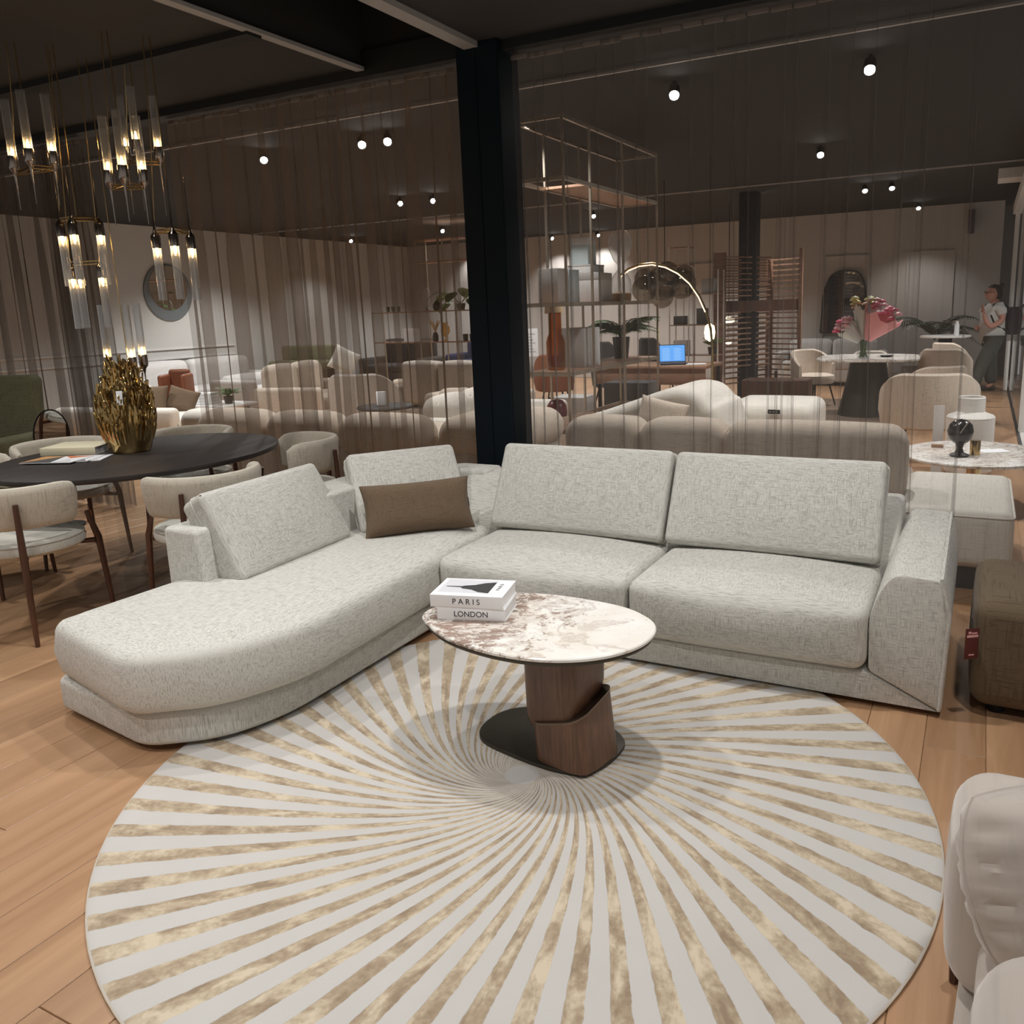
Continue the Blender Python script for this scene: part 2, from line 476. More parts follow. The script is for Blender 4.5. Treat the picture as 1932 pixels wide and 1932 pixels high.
M['ink'] = plain('black_ink', (0.012, 0.012, 0.012), 0.6)
M['tag_red'] = plain('dark_red_card', (0.10, 0.018, 0.016), 0.5)
M['tag_orange'] = plain('orange_card', (0.40, 0.13, 0.06), 0.5)
M['tag_blue'] = plain('pale_blue_card', (0.45, 0.66, 0.76), 0.5)
M['mirror'] = plain('mirror_glass', (0.82, 0.84, 0.84), 0.02, 1.0, 0.01)
M['mirror_dark'] = plain('smoked_mirror', (0.16, 0.15, 0.15), 0.04, 1.0, 0.02)
M['glass'] = glass('clear_glass', (.96, .97, .97), 0.02)
M['tube_glass'] = glass('tube_glass', (0.975, 0.98, 0.985), 0.2, 1.9, haze=.4, edge=2.2)
M['amber'] = glass('amber_glass', (0.80, 0.55, 0.22), 0.03, 1.5)
M['smoke'] = glass('smoked_glass', (0.60, 0.57, 0.50), 0.03, 1.7)
M['bulb'] = emit('bulb_glow', (1.0, 0.62, 0.26), 55)
M['lens'] = emit('spot_lens', (1.0, 0.95, 0.88), 60)
M['led'] = emit('led_strip', (1.0, 0.72, 0.42), 4.0)
M['glow'] = emit('lamp_glow', (1.0, 0.76, 0.42), 6.0)
M['screen'] = emit('screen_blue', (0.10, 0.36, 0.85), 1.3)
M['leaf'] = plain('green_leaf', (0.05, 0.13, 0.025), 0.45, 0, 0.35, 12)
M['leaf_light'] = plain('light_green_leaf', (0.22, 0.30, 0.06), 0.45, 0, 0.3, 12)
M['leaf_dark'] = plain('dark_palm_leaf', (0.03, 0.05, 0.028), 0.5, 0, 0.3, 12)
M['soil'] = plain('soil', (0.03, 0.02, 0.014), 0.9)
M['pot'] = plain('dark_pot', (0.05, 0.045, 0.04), 0.6)
M['ceramic'] = plain('cream_ceramic', (0.72, 0.69, 0.64), 0.6, bump=0.3, scale=60)
M['pink_paper'] = plain('pink_wrapping', (0.85, 0.36, 0.38), 0.5)
M['pink'] = plain('pink_petals', (0.85, 0.10, 0.22), 0.6, 0, 0.3, 60)
M['pink_pale'] = plain('pale_pink_petals', (0.85, 0.42, 0.44), 0.6, 0, 0.3, 60)
M['lime'] = plain('lime_petals', (0.62, 0.60, 0.22), 0.6, 0, 0.3, 60)
M['peach'] = plain('peach_petals', (0.72, 0.42, 0.26), 0.6, 0, 0.3, 60)
M['clear_wrap'] = plain('translucent_wrap', (0.62, 0.66, 0.62), 0.35)
M['skin'] = plain('skin', (0.62, 0.30, 0.22), 0.55, 0, 0.06)
M['hair'] = plain('dark_hair', (0.035, 0.022, 0.018), 0.5)
M['tee'] = fabric('white_tshirt', (0.72, 0.71, 0.68), (0.6, 0.59, 0.57), 90)
M['trouser'] = fabric('grey_green_trousers', (0.085, 0.09, 0.08), (0.05, 0.055, 0.05), 90)
M['sand'] = plain('orange_sand', (0.75, 0.42, 0.12), 0.8)
M['red_gloss'] = plain('dark_red_gloss', (0.16, 0.022, 0.03), 0.3)
M['grey_box'] = plain('grey_card', (0.42, 0.40, 0.38), 0.7)
M['white_box'] = plain('white_card', (0.62, 0.60, 0.58), 0.6)
M['blue_spine'] = plain('pale_blue_card_edge', (0.55, 0.63, 0.65), 0.6)
M['carpet'] = fabric('brown_rug', (0.20, 0.14, 0.10), (0.12, 0.08, 0.06), 60)
M['shade'] = plain('linen_shade', (0.55, 0.42, 0.26), 0.8)
M['sheer_left'] = sheer('voile_taupe', (0.15, 0.125, 0.105), 0.27)
M['sheer_mid'] = sheer('voile_brown', (0.26, 0.195, 0.145), 0.27)
M['sheer_right'] = sheer('voile_grey', (0.27, 0.245, 0.225), 0.19)
M['header_tape'] = plain('curtain_tape', (0.20, 0.17, 0.15), 0.8)


def rug_material():
    t = NT('swirl_pile'); tc = t.node('ShaderNodeTexCoord'); sx = t.node('ShaderNodeSeparateXYZ'); t.link(tc.outputs['Object'], sx.inputs[0])
    x, y = sx.outputs[0], sx.outputs[1]
    r = t.math('SQRT', t.math('ADD', t.math('MULTIPLY', x, x), t.math('MULTIPLY', y, y)))
    th = t.math('MULTIPLY', t.math('ARCTAN2', y, x), 180 / PI)
    phi = t.math('MULTIPLY', t.math('SUBTRACT', t.math('DIVIDE', 1.0, t.math('ADD', r, 0.1)), 0.757), 21.0)
    wob = t.math('MULTIPLY', t.math('SUBTRACT', t.noise(30, tc.outputs['Object'], 3), 0.5), 0.10)
    s = t.math('FRACT', t.math('ADD', t.math('ADD', t.math('DIVIDE', t.math('SUBTRACT', t.math('SUBTRACT', th, phi), -116.13), 360 / 56), 100.5), wob))
    dd = t.math('ABSOLUTE', t.math('SUBTRACT', s, 0.5))
    band = t.math('MULTIPLY', t.math('SUBTRACT', 0.238, dd), 40.0, True)
    inner = t.math('GREATER_THAN', r, 0.056); outer = t.math('LESS_THAN', r, 1.2495)
    band = t.math('MULTIPLY', band, t.math('MULTIPLY', inner, outer))
    # shaded viscose: blotches drawn out along the band
    cb = t.node('ShaderNodeCombineXYZ'); t.link(t.math('MULTIPLY', r, 8.0), cb.inputs[0]); t.link(t.math('MULTIPLY', t.math('SUBTRACT', th, phi), 0.28), cb.inputs[1])
    n1 = t.noise(1.0, cb.outputs[0], 4, 0.6, 0.5); n2 = t.noise(60, tc.outputs['Object'], 3, 0.6)
    f = t.math('ADD', t.math('MULTIPLY', n1, 0.8), t.math('MULTIPLY', n2, 0.22))
    beige = t.ramp(f, [(0.38, (0.26, 0.19, 0.125)), (0.49, (0.375, 0.295, 0.20)), (0.62, (0.57, 0.485, 0.36))])
    grey = t.mix(t.noise(5, tc.outputs['Object'], 2), (0.47, 0.453, 0.43), (0.525, 0.508, 0.485))
    c = t.mix(band, grey, beige)
    t.set(Base_Color=c, Roughness=0.75, Sheen_Weight=0.25, Specular_IOR_Level=0.3)
    h = t.math('SUBTRACT', t.math('MULTIPLY', t.noise(260, tc.outputs['Object'], 2), 0.5), t.math('MULTIPLY', band, 1.0))
    t.bump(h, 0.35, 0.004)
    return t.m


def marble_material(name, soft=False):
    t = NT(name); co = t.coord(); sx = t.node('ShaderNodeSeparateXYZ'); t.link(co, sx.inputs[0])
    warp = t.noise(3.0, co, 4, 0.6)
    wv = t.node('ShaderNodeVectorMath', operation='ADD'); cmb = t.node('ShaderNodeCombineXYZ')
    t.link(t.math('MULTIPLY', warp, 0.35), cmb.inputs[0]); t.link(t.math('MULTIPLY', warp, 0.2), cmb.inputs[1]); t.link(co, wv.inputs[0]); t.link(cmb.outputs[0], wv.inputs[1])
    base = t.ramp(t.noise(4, wv.outputs[0], 4, 0.6), [(0.35, (0.80, 0.745, 0.67)), (0.6, (0.88, 0.865, 0.83))])
    vein = t.math('ABSOLUTE', t.math('SUBTRACT', t.noise(2.2, wv.outputs[0], 5, 0.65), 0.5))
    vmask = t.math('SUBTRACT', 1.0, t.math('MULTIPLY', vein, 28.0, True), True)
    c = t.mix(t.math('MULTIPLY', vmask, 0.45), base, (0.42, 0.33, 0.26))
    sp = t.noise(26, wv.outputs[0], 6, 0.75); 
    if soft:
        msk = t.noise(1.6, co, 2)
    else:
        # breccia patch across the half nearer the sofa corner
        msk = t.math('SUBTRACT', 0.78, t.math('ADD', t.math('MULTIPLY', sx.outputs[0], 2.6), t.math('MULTIPLY', warp, 0.42)), True)
    lo = t.math('MULTIPLY', t.math('SUBTRACT', t.math('ADD', sp, t.math('MULTIPLY', msk, 0.17)), 0.60), 9.0, True)
    c = t.mix(t.math('MULTIPLY', lo, 0.9), c, t.mix(t.noise(9, wv.outputs[0], 3), (0.06, 0.06, 0.055), (0.44, 0.25, 0.17)))
    t.set(Base_Color=c, Roughness=0.22, Specular_IOR_Level=0.5)
    return t.m


M['rug'] = rug_material()
M['marble'] = marble_material('breccia_ceramic')
M['marble2'] = marble_material('veined_marble', True)

# ------------------------------------------------------------------ the room shell
def struct(name, mb, mat, parent=None, **kw):
    o = obj(name, mb, mat, parent, smooth=False, **kw)
    if parent is None: o['kind'] = 'structure'
    return o


mb = MB(); mb.box((-13, -4, -0.1), (4, 18, -0.006)); floor = struct('floor', mb, M['oak'])
# oak planks laid towards the curtains, each its own board
pw, pl = 0.19, 1.85
pm = MB(); pm.prism([(-pw / 2 + .001, -pl / 2 + .001), (pw / 2 - .001, -pl / 2 + .001), (pw / 2 - .001, pl / 2 - .001), (-pw / 2 + .001, pl / 2 - .001)], -0.006, 0.0, 0.0, top_r=0.0015, nb=1)
plank0 = None; rnd = random.Random(3)
for i in range(-35, 9):
    offs = rnd.uniform(0, pl)
    for j in range(-1, 3):
        u = i * pw; v = j * pl + offs + 0.2
        if v > 5.6 or v < -0.3: continue
        if plank0 is None:
            plank0 = obj('plank', pm, M['oak'], floor, (u, v, 0), smooth=False); p = plank0
        else:
            p = plank0.copy(); COL.objects.link(p); p.location = (u, v, 0)
mb = MB(); mb.box((0.42, 5.5, -0.02), (4, 16.6, 0.004)); tl = struct('floor_aisle', mb, M['tile'])
mb = MB(); mb.box((0.39, 5.5, -0.01), (0.42, 16.6, 0.008)); struct('trim_1', mb, M['black_metal'])

mb = MB(); mb.box((-2.6, -4, CEIL), (4, 4.32, CEIL + .4)); struct('ceiling', mb, M['ceiling'])
mb = MB(); mb.box((-13, -4, CEIL), (-3.42, 4.32, CEIL + .4)); struct('ceiling_left', mb, M['ceiling'])
mb = MB(); mb.box((-3.42, -4, CEIL + .36), (-2.6, 4.32, CEIL + .4)); struct('ceiling_recess', mb, M['black'])
mb = MB(); mb.box((-13, 4.32, CEIL2), (4, 18, CEIL2 + .36)); struct('ceiling_hall', mb, M['ceiling_hall'])
mb = MB(); mb.box((-2.66, 0.5, CEIL - .03), (-2.57, 4.28, CEIL)); struct('trim_2', mb, M['beam'])
mb = MB(); mb.box((-3.45, 0.5, CEIL - .02), (-3.39, 4.28, CEIL)); struct('trim_3', mb, M['beam'])
mb = MB(); mb.box((-9, 3.40, CEIL - .035), (-3.42, 3.50, CEIL)); struct('trim_4', mb, M['black'])
mb = MB(); mb.box((-13, 4.29, CEIL - .05), (4, 4.44, CEIL2)); struct('trim_5', mb, M['black'])
for k, (v, z, u0, u1) in enumerate(((5.45, CEIL2 - .02, -12, 4), (11.6, CEIL2 - .02, -12, 2))):
    mb = MB(); mb.box((u0, v, z - .015), (u1, v + .025, z)); struct('trim_%d' % (6 + k), mb, M['beam'])
mb = MB(); mb.box((-12.5, 3.9, 0), (-12.3, 16.8, CEIL2)); struct('wall_left', mb, M['wall'])
mb = MB(); mb.box((-12.5, 16.6, 0), (0.2, 16.8, CEIL2)); wb = struct('wall_back', mb, M['wall_back'])
mb = MB(); mb.box((2.6, 5.5, 0), (2.8, 18, CEIL2)); struct('wall_right', mb, plain('aisle_wall', (0.16, 0.155, 0.15), 0.7))
mb = MB(); mb.box((0.2, 17.6, 0), (2.8, 17.8, CEIL2)); struct('wall_aisle_end', mb, plain('aisle_end_wall', (0.20, 0.19, 0.18), 0.7))
# picture-rail mouldings on the left wall and panel mouldings on the back wall
for k, z in enumerate((0.87, 1.03)):
    mb = MB(); mb.box((-12.3, 6.0, z), (-12.275, 11.15, z + .03)); struct('trim_%d' % (8 + k), mb, M['white_paint'])
k = 10
for (u0, u1) in ((-2.75, -1.92), (-1.3, -0.52), (-4.1, -3.2), (-5.5, -4.6)):
    mb = MB(); z0, z1 = 0.25, 2.28; w = .03
    mb.box((u0, 16.57, z0), (u0 + w, 16.6, z1)); mb.box((u1 - w, 16.57, z0), (u1, 16.6, z1)); mb.box((u0 + w, 16.57, z1 - w), (u1 - w, 16.6, z1)); mb.box((u0 + w, 16.57, z0), (u1 - w, 16.6, z0 + w))
    struct('trim_%d' % k, mb, M['wall_back']); k += 1
# column beside the curtains and a second one deep in the hall
mb = MB(); mb.rbox((0.27, 0.24, CEIL + .36), 0.012, 2, (-2.585, 4.36, (CEIL + .36) / 2)); mb.box((-2.60, 4.235, 0), (-2.59, 4.245, CEIL)); struct('column', mb, M['column_paint'])
mb = MB(); mb.box((-3.25, 12.4, 0), (-3.0, 12.65, CEIL2)); struct('column_hall', mb, M['column_paint'])
# white framed glass partition along the aisle: posts, head rail and panes
for n, (u, v) in enumerate(((0.36, 14.9), (0.44, 12.6), (0.44, 10.4))):
    mb = MB(); mb.box((u - .03, v - .05, 0.004), (u + .03, v + .05, CEIL2 - .35)); wn = struct('window_%d' % (n + 1), mb, M['white_paint'])
    if n:
        pm_ = MB(); pm_.box((.405, v + .06, .02), (.413, v + 2.1, CEIL2 - .36)); obj('pane', pm_, M['glass'], wn, smooth=False)
mb = MB(); mb.box((0.30, 9.4, CEIL2 - .35), (0.54, 15.2, CEIL2 - .2)); struct('trim_20', mb, M['white_paint'])
mb = MB(); mb.box((0.05, 12.4, CEIL2 - .12), (0.6, 13.0, CEIL2 - .001)); struct('trim_21', mb, M['white_paint'])

# ------------------------------------------------------------------ curtains of sheer voile
def curtain(label, u0, u1, mat, v=4.37, z1=2.885, z0=0.01, seed=0, wl=(0.10, 0.20), amp=0.045, pleats=(), bunch=(), over=0.5):
    rr = random.Random(seed); knots = [u0]; ph = [0.0]
    while knots[-1] < u1:
        w = rr.uniform(*wl)
        for (b0, b1, f) in bunch:
            if b0 < knots[-1] < b1: w *= f
        knots.append(knots[-1] + w); ph.append(ph[-1] + PI)
    ks = [(knots[i], rr.uniform(0.2, 1.15) * amp * (1 if i % 2 else -1), rr.uniform(-1, 1)) for i in range(len(knots))]
    rows = 12; pts = []
    for r in range(rows + 1):
        t = r / rows; z = z1 + (z0 - z1) * t; row = []
        for i in range(len(ks) - 1):
            (a, ya, sa), (b, yb, sb) = ks[i], ks[i + 1]
            for q in range(7):
                e = q / 7; s = (1 - math.cos(PI * e)) / 2
                gain = 0.45 + 0.55 * min(1, t * 3)
                x = a + (b - a) * e + over * (b - a) * math.sin(2 * PI * e) * gain + (sa * (1 - e) + sb * e) * 0.03 * t
                y = (ya * (1 - s) + yb * s) * gain * (1 + 0.2 * math.sin(5 * t + sa * 6))
                row.append((x, v + y, z))
        if pleats:
            if r == 0: keep = [i for i, q in enumerate(row) if all(abs(q[0] - pu) > .05 for pu, _ in pleats)]
            xs = [row[i] for i in keep]; base_xs = xs[:]
            for n_, (pu, pa) in enumerate(pleats):
                y0 = min(base_xs, key=lambda q: abs(q[0] - pu))[1]; sway = .012 * math.sin(n_ * 2.3 + 2.6 * t)
                for dx, g_ in ((-.028, 0), (-.012, .12), (-.004, .8), (.002, 1), (.008, .8), (.003, .45), (.014, .1), (.028, 0)):
                    xs.append((pu + sway + dx * (1 + .4 * t), y0 + pa * g_ * gain, z))
            order = sorted(range(len(xs)), key=lambda i: xs[i][0]) if r == 0 else order
            row = [xs[i] for i in order]
        pts.append(row)
    mb = MB(); mb.grid(pts)
    root = thing('sheer_curtain', label, 'curtain', ((u0 + u1) / 2, v, 0))
    mb.v = [(x - (u0 + u1) / 2, y - v, z) for x, y, z in mb.v]
    obj('voile', mb, mat, root)
    hd = MB(); n = int((u1 - u0) / 0.11)
    for i in range(n):
        x = u0 + (i + .5) * (u1 - u0) / n - (u0 + u1) / 2
        hd.rbox((0.104, 0.014, 0.028), 0.006, 1, (x, 0.006 * (i % 2), z1 - 0.012 - .003 * (i % 3)))
    obj('heading_tape', hd, M['header_tape'], root)
    return root


uL = on_v(140, 270, 4.37).x; uM0 = on_v(318, 243, 4.37).x; uM1 = on_v(862, 130, 4.37).x
curtain('taupe sheer curtain gathered into a dark bundle behind the gold vase', -9.4, uL + .05, M['sheer_left'], seed=11, wl=(0.06, 0.22), amp=0.06, over=0.42, bunch=((uL - .62, uL + .1, 0.22),))
curtain('brown sheer curtain with soft folds between the round wall mirror and the black column', uM0, uM1 - .02, M['sheer_mid'], seed=5, wl=(0.04, 0.19), amp=0.065, over=0.42, bunch=((uM0, uM0 + .12, 0.4), (-4.15, -4.0, 0.5), (-3.8, -3.7, 0.4)))
ub = on_v(1796, 640, 4.37).x
curtain('thin grey sheer curtain with sharp pleat lines right of the black column', -2.44, 2.3, M['sheer_right'], seed=21, wl=(0.12, 0.32), amp=0.010, over=0.12,
        pleats=[(on_v(px, 400, 4.37).x, .034) for px in (985, 1012, 1035, 1065, 1128, 1164, 1195, 1222, 1300, 1340, 1385, 1404, 1470, 1497, 1548, 1596, 1640, 1690, 1740)], bunch=((ub - .03, ub + .04, 0.05),))

# ------------------------------------------------------------------ rug
mb = MB(); n = 128
mb.lathe([(1.245, 0.0005), (1.252, 0.004), (1.252, 0.009), (1.247, 0.012), (1.23, 0.0135), (1.2, 0.0135), (0.9, 0.0135), (0.5, 0.0135), (0.06, 0.0135)], n)
rg = tag(obj('round_rug', mb, M['rug'], None, (-1.256, 2.131, 0)), 'large round rug with beige and silver rays swirling from its middle', 'rug')
bd = MB(); bd.tube([(1.251 * math.cos(2 * PI * i / n), 1.251 * math.sin(2 * PI * i / n), 0.005) for i in range(n)], 0.0045, 6, closed=True)
obj('binding', bd, plain('cream_binding', (0.52, 0.45, 0.36), 0.8), rg)

# ------------------------------------------------------------------ sectional sofa
L = Vector((-1.8, 3.3, 0))
def sh(mb):
    mb.v = [(x - L.x, y - L.y, z) for x, y, z in mb.v]; return mb
sofa = thing('sectional_sofa', 'pale linen corner sofa with a rounded chaise end around the rug', 'sofa', L)
mb = rprism([(-3.12, 3.6), (-3.15, 1.80), (-2.55, 1.715), (-2.33, 1.88), (-2.245, 2.12), (-2.245, 3.6)], [.02, .04, .08, .12, .14, .02], .028, .16, .02, .03, 0.0)
obj('chaise_base', sh(mb), M['linen'], sofa)
mb = rprism([(-3.135, 1.80), (-2.54, 1.665), (-2.30, 1.84), (-2.165, 2.14), (-2.20, 3.0), (-2.235, 3.58), (-2.42, 3.86), (-2.75, 3.72), (-3.06, 3.35)], [.05, .08, .13, .22, .3, .1, .1, .1, .1], .165, .395, .045, .06, .03, bulge=.012)
obj('chaise_seat', sh(mb), M['linen'], sofa)
mb = MB(); mb.prism([(-2.25, .028), (-0.06, .02), (-0.312, .138), (-2.25, .138)], 3.085, 3.98, 0.008, 1, Matrix(((1, 0, 0, 0), (0, 0, 1, 0), (0, 1, 0, 0), (0, 0, 0, 1)))); obj('base_rail', sh(mb), M['linen'], sofa)
for (a, b) in ((-2.205, -1.262), (-1.255, -0.312)):
    mb = MB(); mb.rbox((b - a, 0.72, 0.245), 0.05, 4, ((a + b) / 2, 3.40, 0.268), (0.0, 0.03, 0.03))
    obj('seat_cushion', sh(mb), M['linen'], sofa)
MV = Matrix(((1, 0, 0, 0), (0, 0, 1, 0), (0, 1, 0, 0), (0, 0, 0, 1)))
mb = MB(); ap = round_poly([(-0.305, .142), (-0.312, .36), (-0.27, .47), (-0.232, .525), (-0.072, .52), (-0.035, .40), (-0.05, .022)], [.02, .06, .05, .04, .03, .06, .02], 4)
mb.prism(ap, 3.08, 3.96, 0.008, 2, MV)
mb.v = [(x, y, z + 0.045 * max(0, (y - 3.08) / .88) * max(0, (z - .3) / .22)) for x, y, z in mb.v]
arm = obj('armrest', sh(mb), M['linen'], sofa)
pp = MB(); pp.tube([(-0.06, 3.078, .03), (-0.045, 3.078, .40), (-0.074, 3.082, .522), (-0.074, 3.5, .545), (-0.074, 3.94, .565)], 0.006, 6); obj('piping', sh(pp), M['linen'], arm)
# frames of the backrest: along the chaise and across the corner, and behind the right-hand seats
mb = MB(); mb.prism(round_poly([(-3.075, 2.29), (-3.075, 3.42), (-2.64, 3.985), (-2.38, 3.985), (-2.38, 3.80), (-2.55, 3.80), (-2.81, 3.36), (-2.81, 2.29)], .03, 3), 0.16, 0.645, 0.022, 3)
mb.v = [(x - 0.06 * max(0, (z - .3) / .35) * (1 if x > -2.9 and y < 3.3 else 0), y, z) for x, y, z in mb.v]
obj('corner_back_frame', sh(mb), M['linen'], sofa)
MU = Matrix(((0, 0, 1, 0), (1, 0, 0, 0), (0, 1, 0, 0), (0, 0, 0, 1)))
mb = MB(); mb.prism(round_poly([(3.60, .15), (3.60, .42), (3.79, .625), (3.98, .635), (4.0, .10), (3.7, .10)], [.02, .05, .04, .04, .01, .01], 3), -2.50, -0.262, 0.03, 3, MU)
obj('back_frame', sh(mb), M['linen'], sofa)
mb = MB(); mb.prism(round_poly([(-3.0, 3.9), (-3.0, 1.95), (-2.5, 1.9), (-2.36, 2.1), (-2.35, 3.2), (-0.2, 3.2), (-0.2, 3.9)], .03, 2), 0.0, 0.03); obj('plinth', sh(mb), M['black'], sofa, smooth=False)


def pillow_mesh(w, h, th, ripple=.004, pinch=.07, n=26, corner=0.0):
    top = []; bot = []; rp = random.Random(int(w * 1000)); ph = [rp.uniform(0, 6) for _ in range(4)]
    for i in range(n + 1):
        rt_, rb_ = [], []
        for j in range(n + 1):
            x = math.sin(PI / 2 * (2 * i / n - 1)); y = math.sin(PI / 2 * (2 * j / n - 1))
            X = w / 2 * x * (1 - pinch * (1 - y * y) * abs(x)); Y = h / 2 * y * (1 - pinch * (1 - x * x) * abs(y))
            X *= 1 - corner * (x * y) ** 2; Y *= 1 - corner * (x * y) ** 2
            q = max(0, (1 - x ** 4) * (1 - y ** 4)); z = th / 2 * q ** .5
            e = max(0, 1 - abs(abs(x) - .95) / .22) ** 1.5 * (1 - y * y); g = max(0, 1 - abs(abs(y) - .95) / .22) ** 1.5 * (1 - x * x)
            z -= min(z * .8, ripple * (e * max(0, math.sin(Y * 150 + ph[0] + 2 * math.sin(Y * 31))) + .6 * g * max(0, math.sin(X * 130 + ph[1] + 2 * math.sin(X * 23)))))
            rt_.append((X, Y, z + .001)); rb_.append((X, Y, -z - .001))
        top.append(rt_); bot.append(rb_)
    mb = MB(); mb.grid(top); mb.grid([r[::-1] for r in bot])
    edge = [top[i][0] for i in range(n)] + [top[n][j] for j in range(n)] + [top[i][n] for i in range(n, 0, -1)] + [top[0][j] for j in range(n, 0, -1)]
    return mb, [(p[0], p[1], 0) for p in edge]


def cushion(name, label, cat, p_bl, p_br, p_tl, p_tr, th, mat, group=None, bulge=0.035, r=0.03, puff=0.0):
    """cushion spanned by the four corners of its front face, thickness running backwards"""
    bl, br, tl, tr = [Vector(p) for p in (p_bl, p_br, p_tl, p_tr)]
    c = (bl + br + tl + tr) / 4; X = ((br - bl) + (tr - tl)).normalized(); Y = ((tl - bl) + (tr - br)); Y = (Y - X * Y.dot(X)).normalized(); Z = X.cross(Y)
    w = ((br - bl).length + (tr - tl).length) / 2; h = ((tl - bl).length + (tr - br).length) / 2
    Mx = Matrix((X, Y, Z)).transposed().to_4x4(); Mx.translation = c - Z * th / 2
    o = thing(name, label, cat, group=group); o.matrix_world = Mx
    mb = MB(); mb.rbox((w, h, th), r, 3, (0, 0, 0), (0, 0, bulge), puff=puff)
    return o, mb, w, h


G = 'back cushions of the corner sofa'
for (lab, a) in (('pale linen back cushion leaning on the chaise end', (tuple(at(456, 1096, .43)), tuple(at(664, 1012, .43)), tuple(at(384, 929, .79)), tuple(at(600, 866, .80)))),
                 ('pale linen corner cushion behind the brown lumbar pillow', ((-2.70, 3.17, .435), (-2.335, 3.62, .435), (-2.92, 3.26, .80), (-2.58, 3.75, .80))),
                 ('middle pale linen back cushion facing the coffee table', ((-2.17, 3.52, .43), (-1.27, 3.52, .43), (-2.245, 3.72, .825), (-1.285, 3.72, .825))),
                 ('pale linen back cushion next to the armrest', ((-1.262, 3.52, .43), (-0.335, 3.52, .43), (-1.265, 3.72, .825), (-0.315, 3.72, .825)))):
    o, mb, w, h = cushion('back_cushion', lab, 'cushion', *a, 0.15, M['linen'], G)
    obj('cover', mb, M['linen'], o)
    sm = MB(); pts = [(x * (w / 2 - .012), y * (h / 2 - .012), 0) for x, y in ((-1, -1), (1, -1), (1, 1), (-1, 1))]
    sm.tube([p + (0,) for p in round_poly([(p[0], p[1]) for p in [(x * (w / 2 + .001), y * (h / 2 + .001)) for x, y in ((-1, -1), (1, -1), (1, 1), (-1, 1))]], .03, 3)], 0.004, 5, closed=True)
    obj('seam_piping', sm, M['linen'], o)
a = (at(700, 1010, .445), at(900, 992, .445), Vector((-2.72, 3.10, .68)), Vector((-2.36, 3.52, .69)))
o, mb, w, h = cushion('lumbar_pillow', 'small brown lumbar pillow in the sofa corner', 'pillow', (-2.60, 3.04, .448), (-2.22, 3.43, .448), (-2.67, 3.11, .69), (-2.30, 3.52, .69), 0.13, M['brown_cloth'], puff=0.75, bulge=0.0, r=0.02)
mb, eg = pillow_mesh(w, h, .14, .006, .06)
pp = MB(); pp.tube(eg, .004, 5, closed=True); obj('seam_piping', pp, M['brown_cloth'], o)
obj('cover', mb, M['brown_cloth'], o)
zt = MB(); zt.rbox((0.012, 0.05, 0.004), 0.002, 1, (w / 2 * .945, 0.0, 0)); obj('side_label', zt, M['ink'], o)
zp = MB(); zp.tube([(-w / 2 + .05, -h / 2, 0), (-w / 2 + .055, -h / 2 - .012, .01)], 0.003, 6); obj('zip_pull', zp, M['frame_metal'], o)

# ------------------------------------------------------------------ coffee table with books
top_pts = [(-1.7122, 2.2626), (-1.715, 2.36), (-1.66, 2.48), (-1.5450, 2.575), (-1.4064, 2.618), (-1.2431, 2.622), (-1.0788, 2.598), (-0.966, 2.535), (-0.9093, 2.4637), (-0.8924, 2.3632), (-0.919, 2.2608), (-0.9892, 2.1666), (-1.093, 2.1024), (-1.2138, 2.0736), (-1.361, 2.0788), (-1.5133, 2.1192), (-1.6295, 2.1877)]
T = Vector((-1.30, 2.345, 0.0135))
ct = thing('coffee_table', 'pebble-shaped coffee table with marbled top on a twisted walnut pedestal', 'table', T)
loc = lambda pts, k=1.0: [((p[0] - T.x) * k, (p[1] - T.y) * k) for p in pts]
mb = MB(); mb.prism(smooth_poly(loc(top_pts), 5), 0.4285, 0.4415, 0.002, 1, top_r=0.004); obj('tabletop', mb, M['marble'], ct)
mb = MB(); mb.prism(smooth_poly(loc(top_pts, 0.985), 5), 0.412, 0.4285, 0.008, 2, top_r=0.001); obj('top_underlay', mb, M['bronze'], ct)
plate = [(-1.537, 2.345), (-1.53, 2.443), (-1.479, 2.515), (-1.38, 2.55), (-1.25, 2.555), (-1.12, 2.525), (-1.025, 2.45), (-1.008, 2.37), (-1.026, 2.26), (-1.075, 2.2), (-1.143, 2.183), (-1.246, 2.19), (-1.371, 2.215), (-1.465, 2.243), (-1.5125, 2.281)]
mb = MB(); mb.prism(smooth_poly(loc(plate), 5), 0.0, 0.014, 0.003, 2); obj('base_plate', mb, M['bronze'], ct)


def ped_ring(c, a, b, rot, zf, n=48, e=2.6):
    out = []
    for i in range(n):
        t = 2 * PI * i / n; x = a * abs(math.cos(t)) ** (2 / e) * (1 if math.cos(t) >= 0 else -1); y = b * abs(math.sin(t)) ** (2 / e) * (1 if math.sin(t) >= 0 else -1)
        X = c[0] + x * math.cos(rot) - y * math.sin(rot); Y = c[1] + x * math.sin(rot) + y * math.cos(rot)
        out.append((X, Y, zf(X, Y)))
    return out


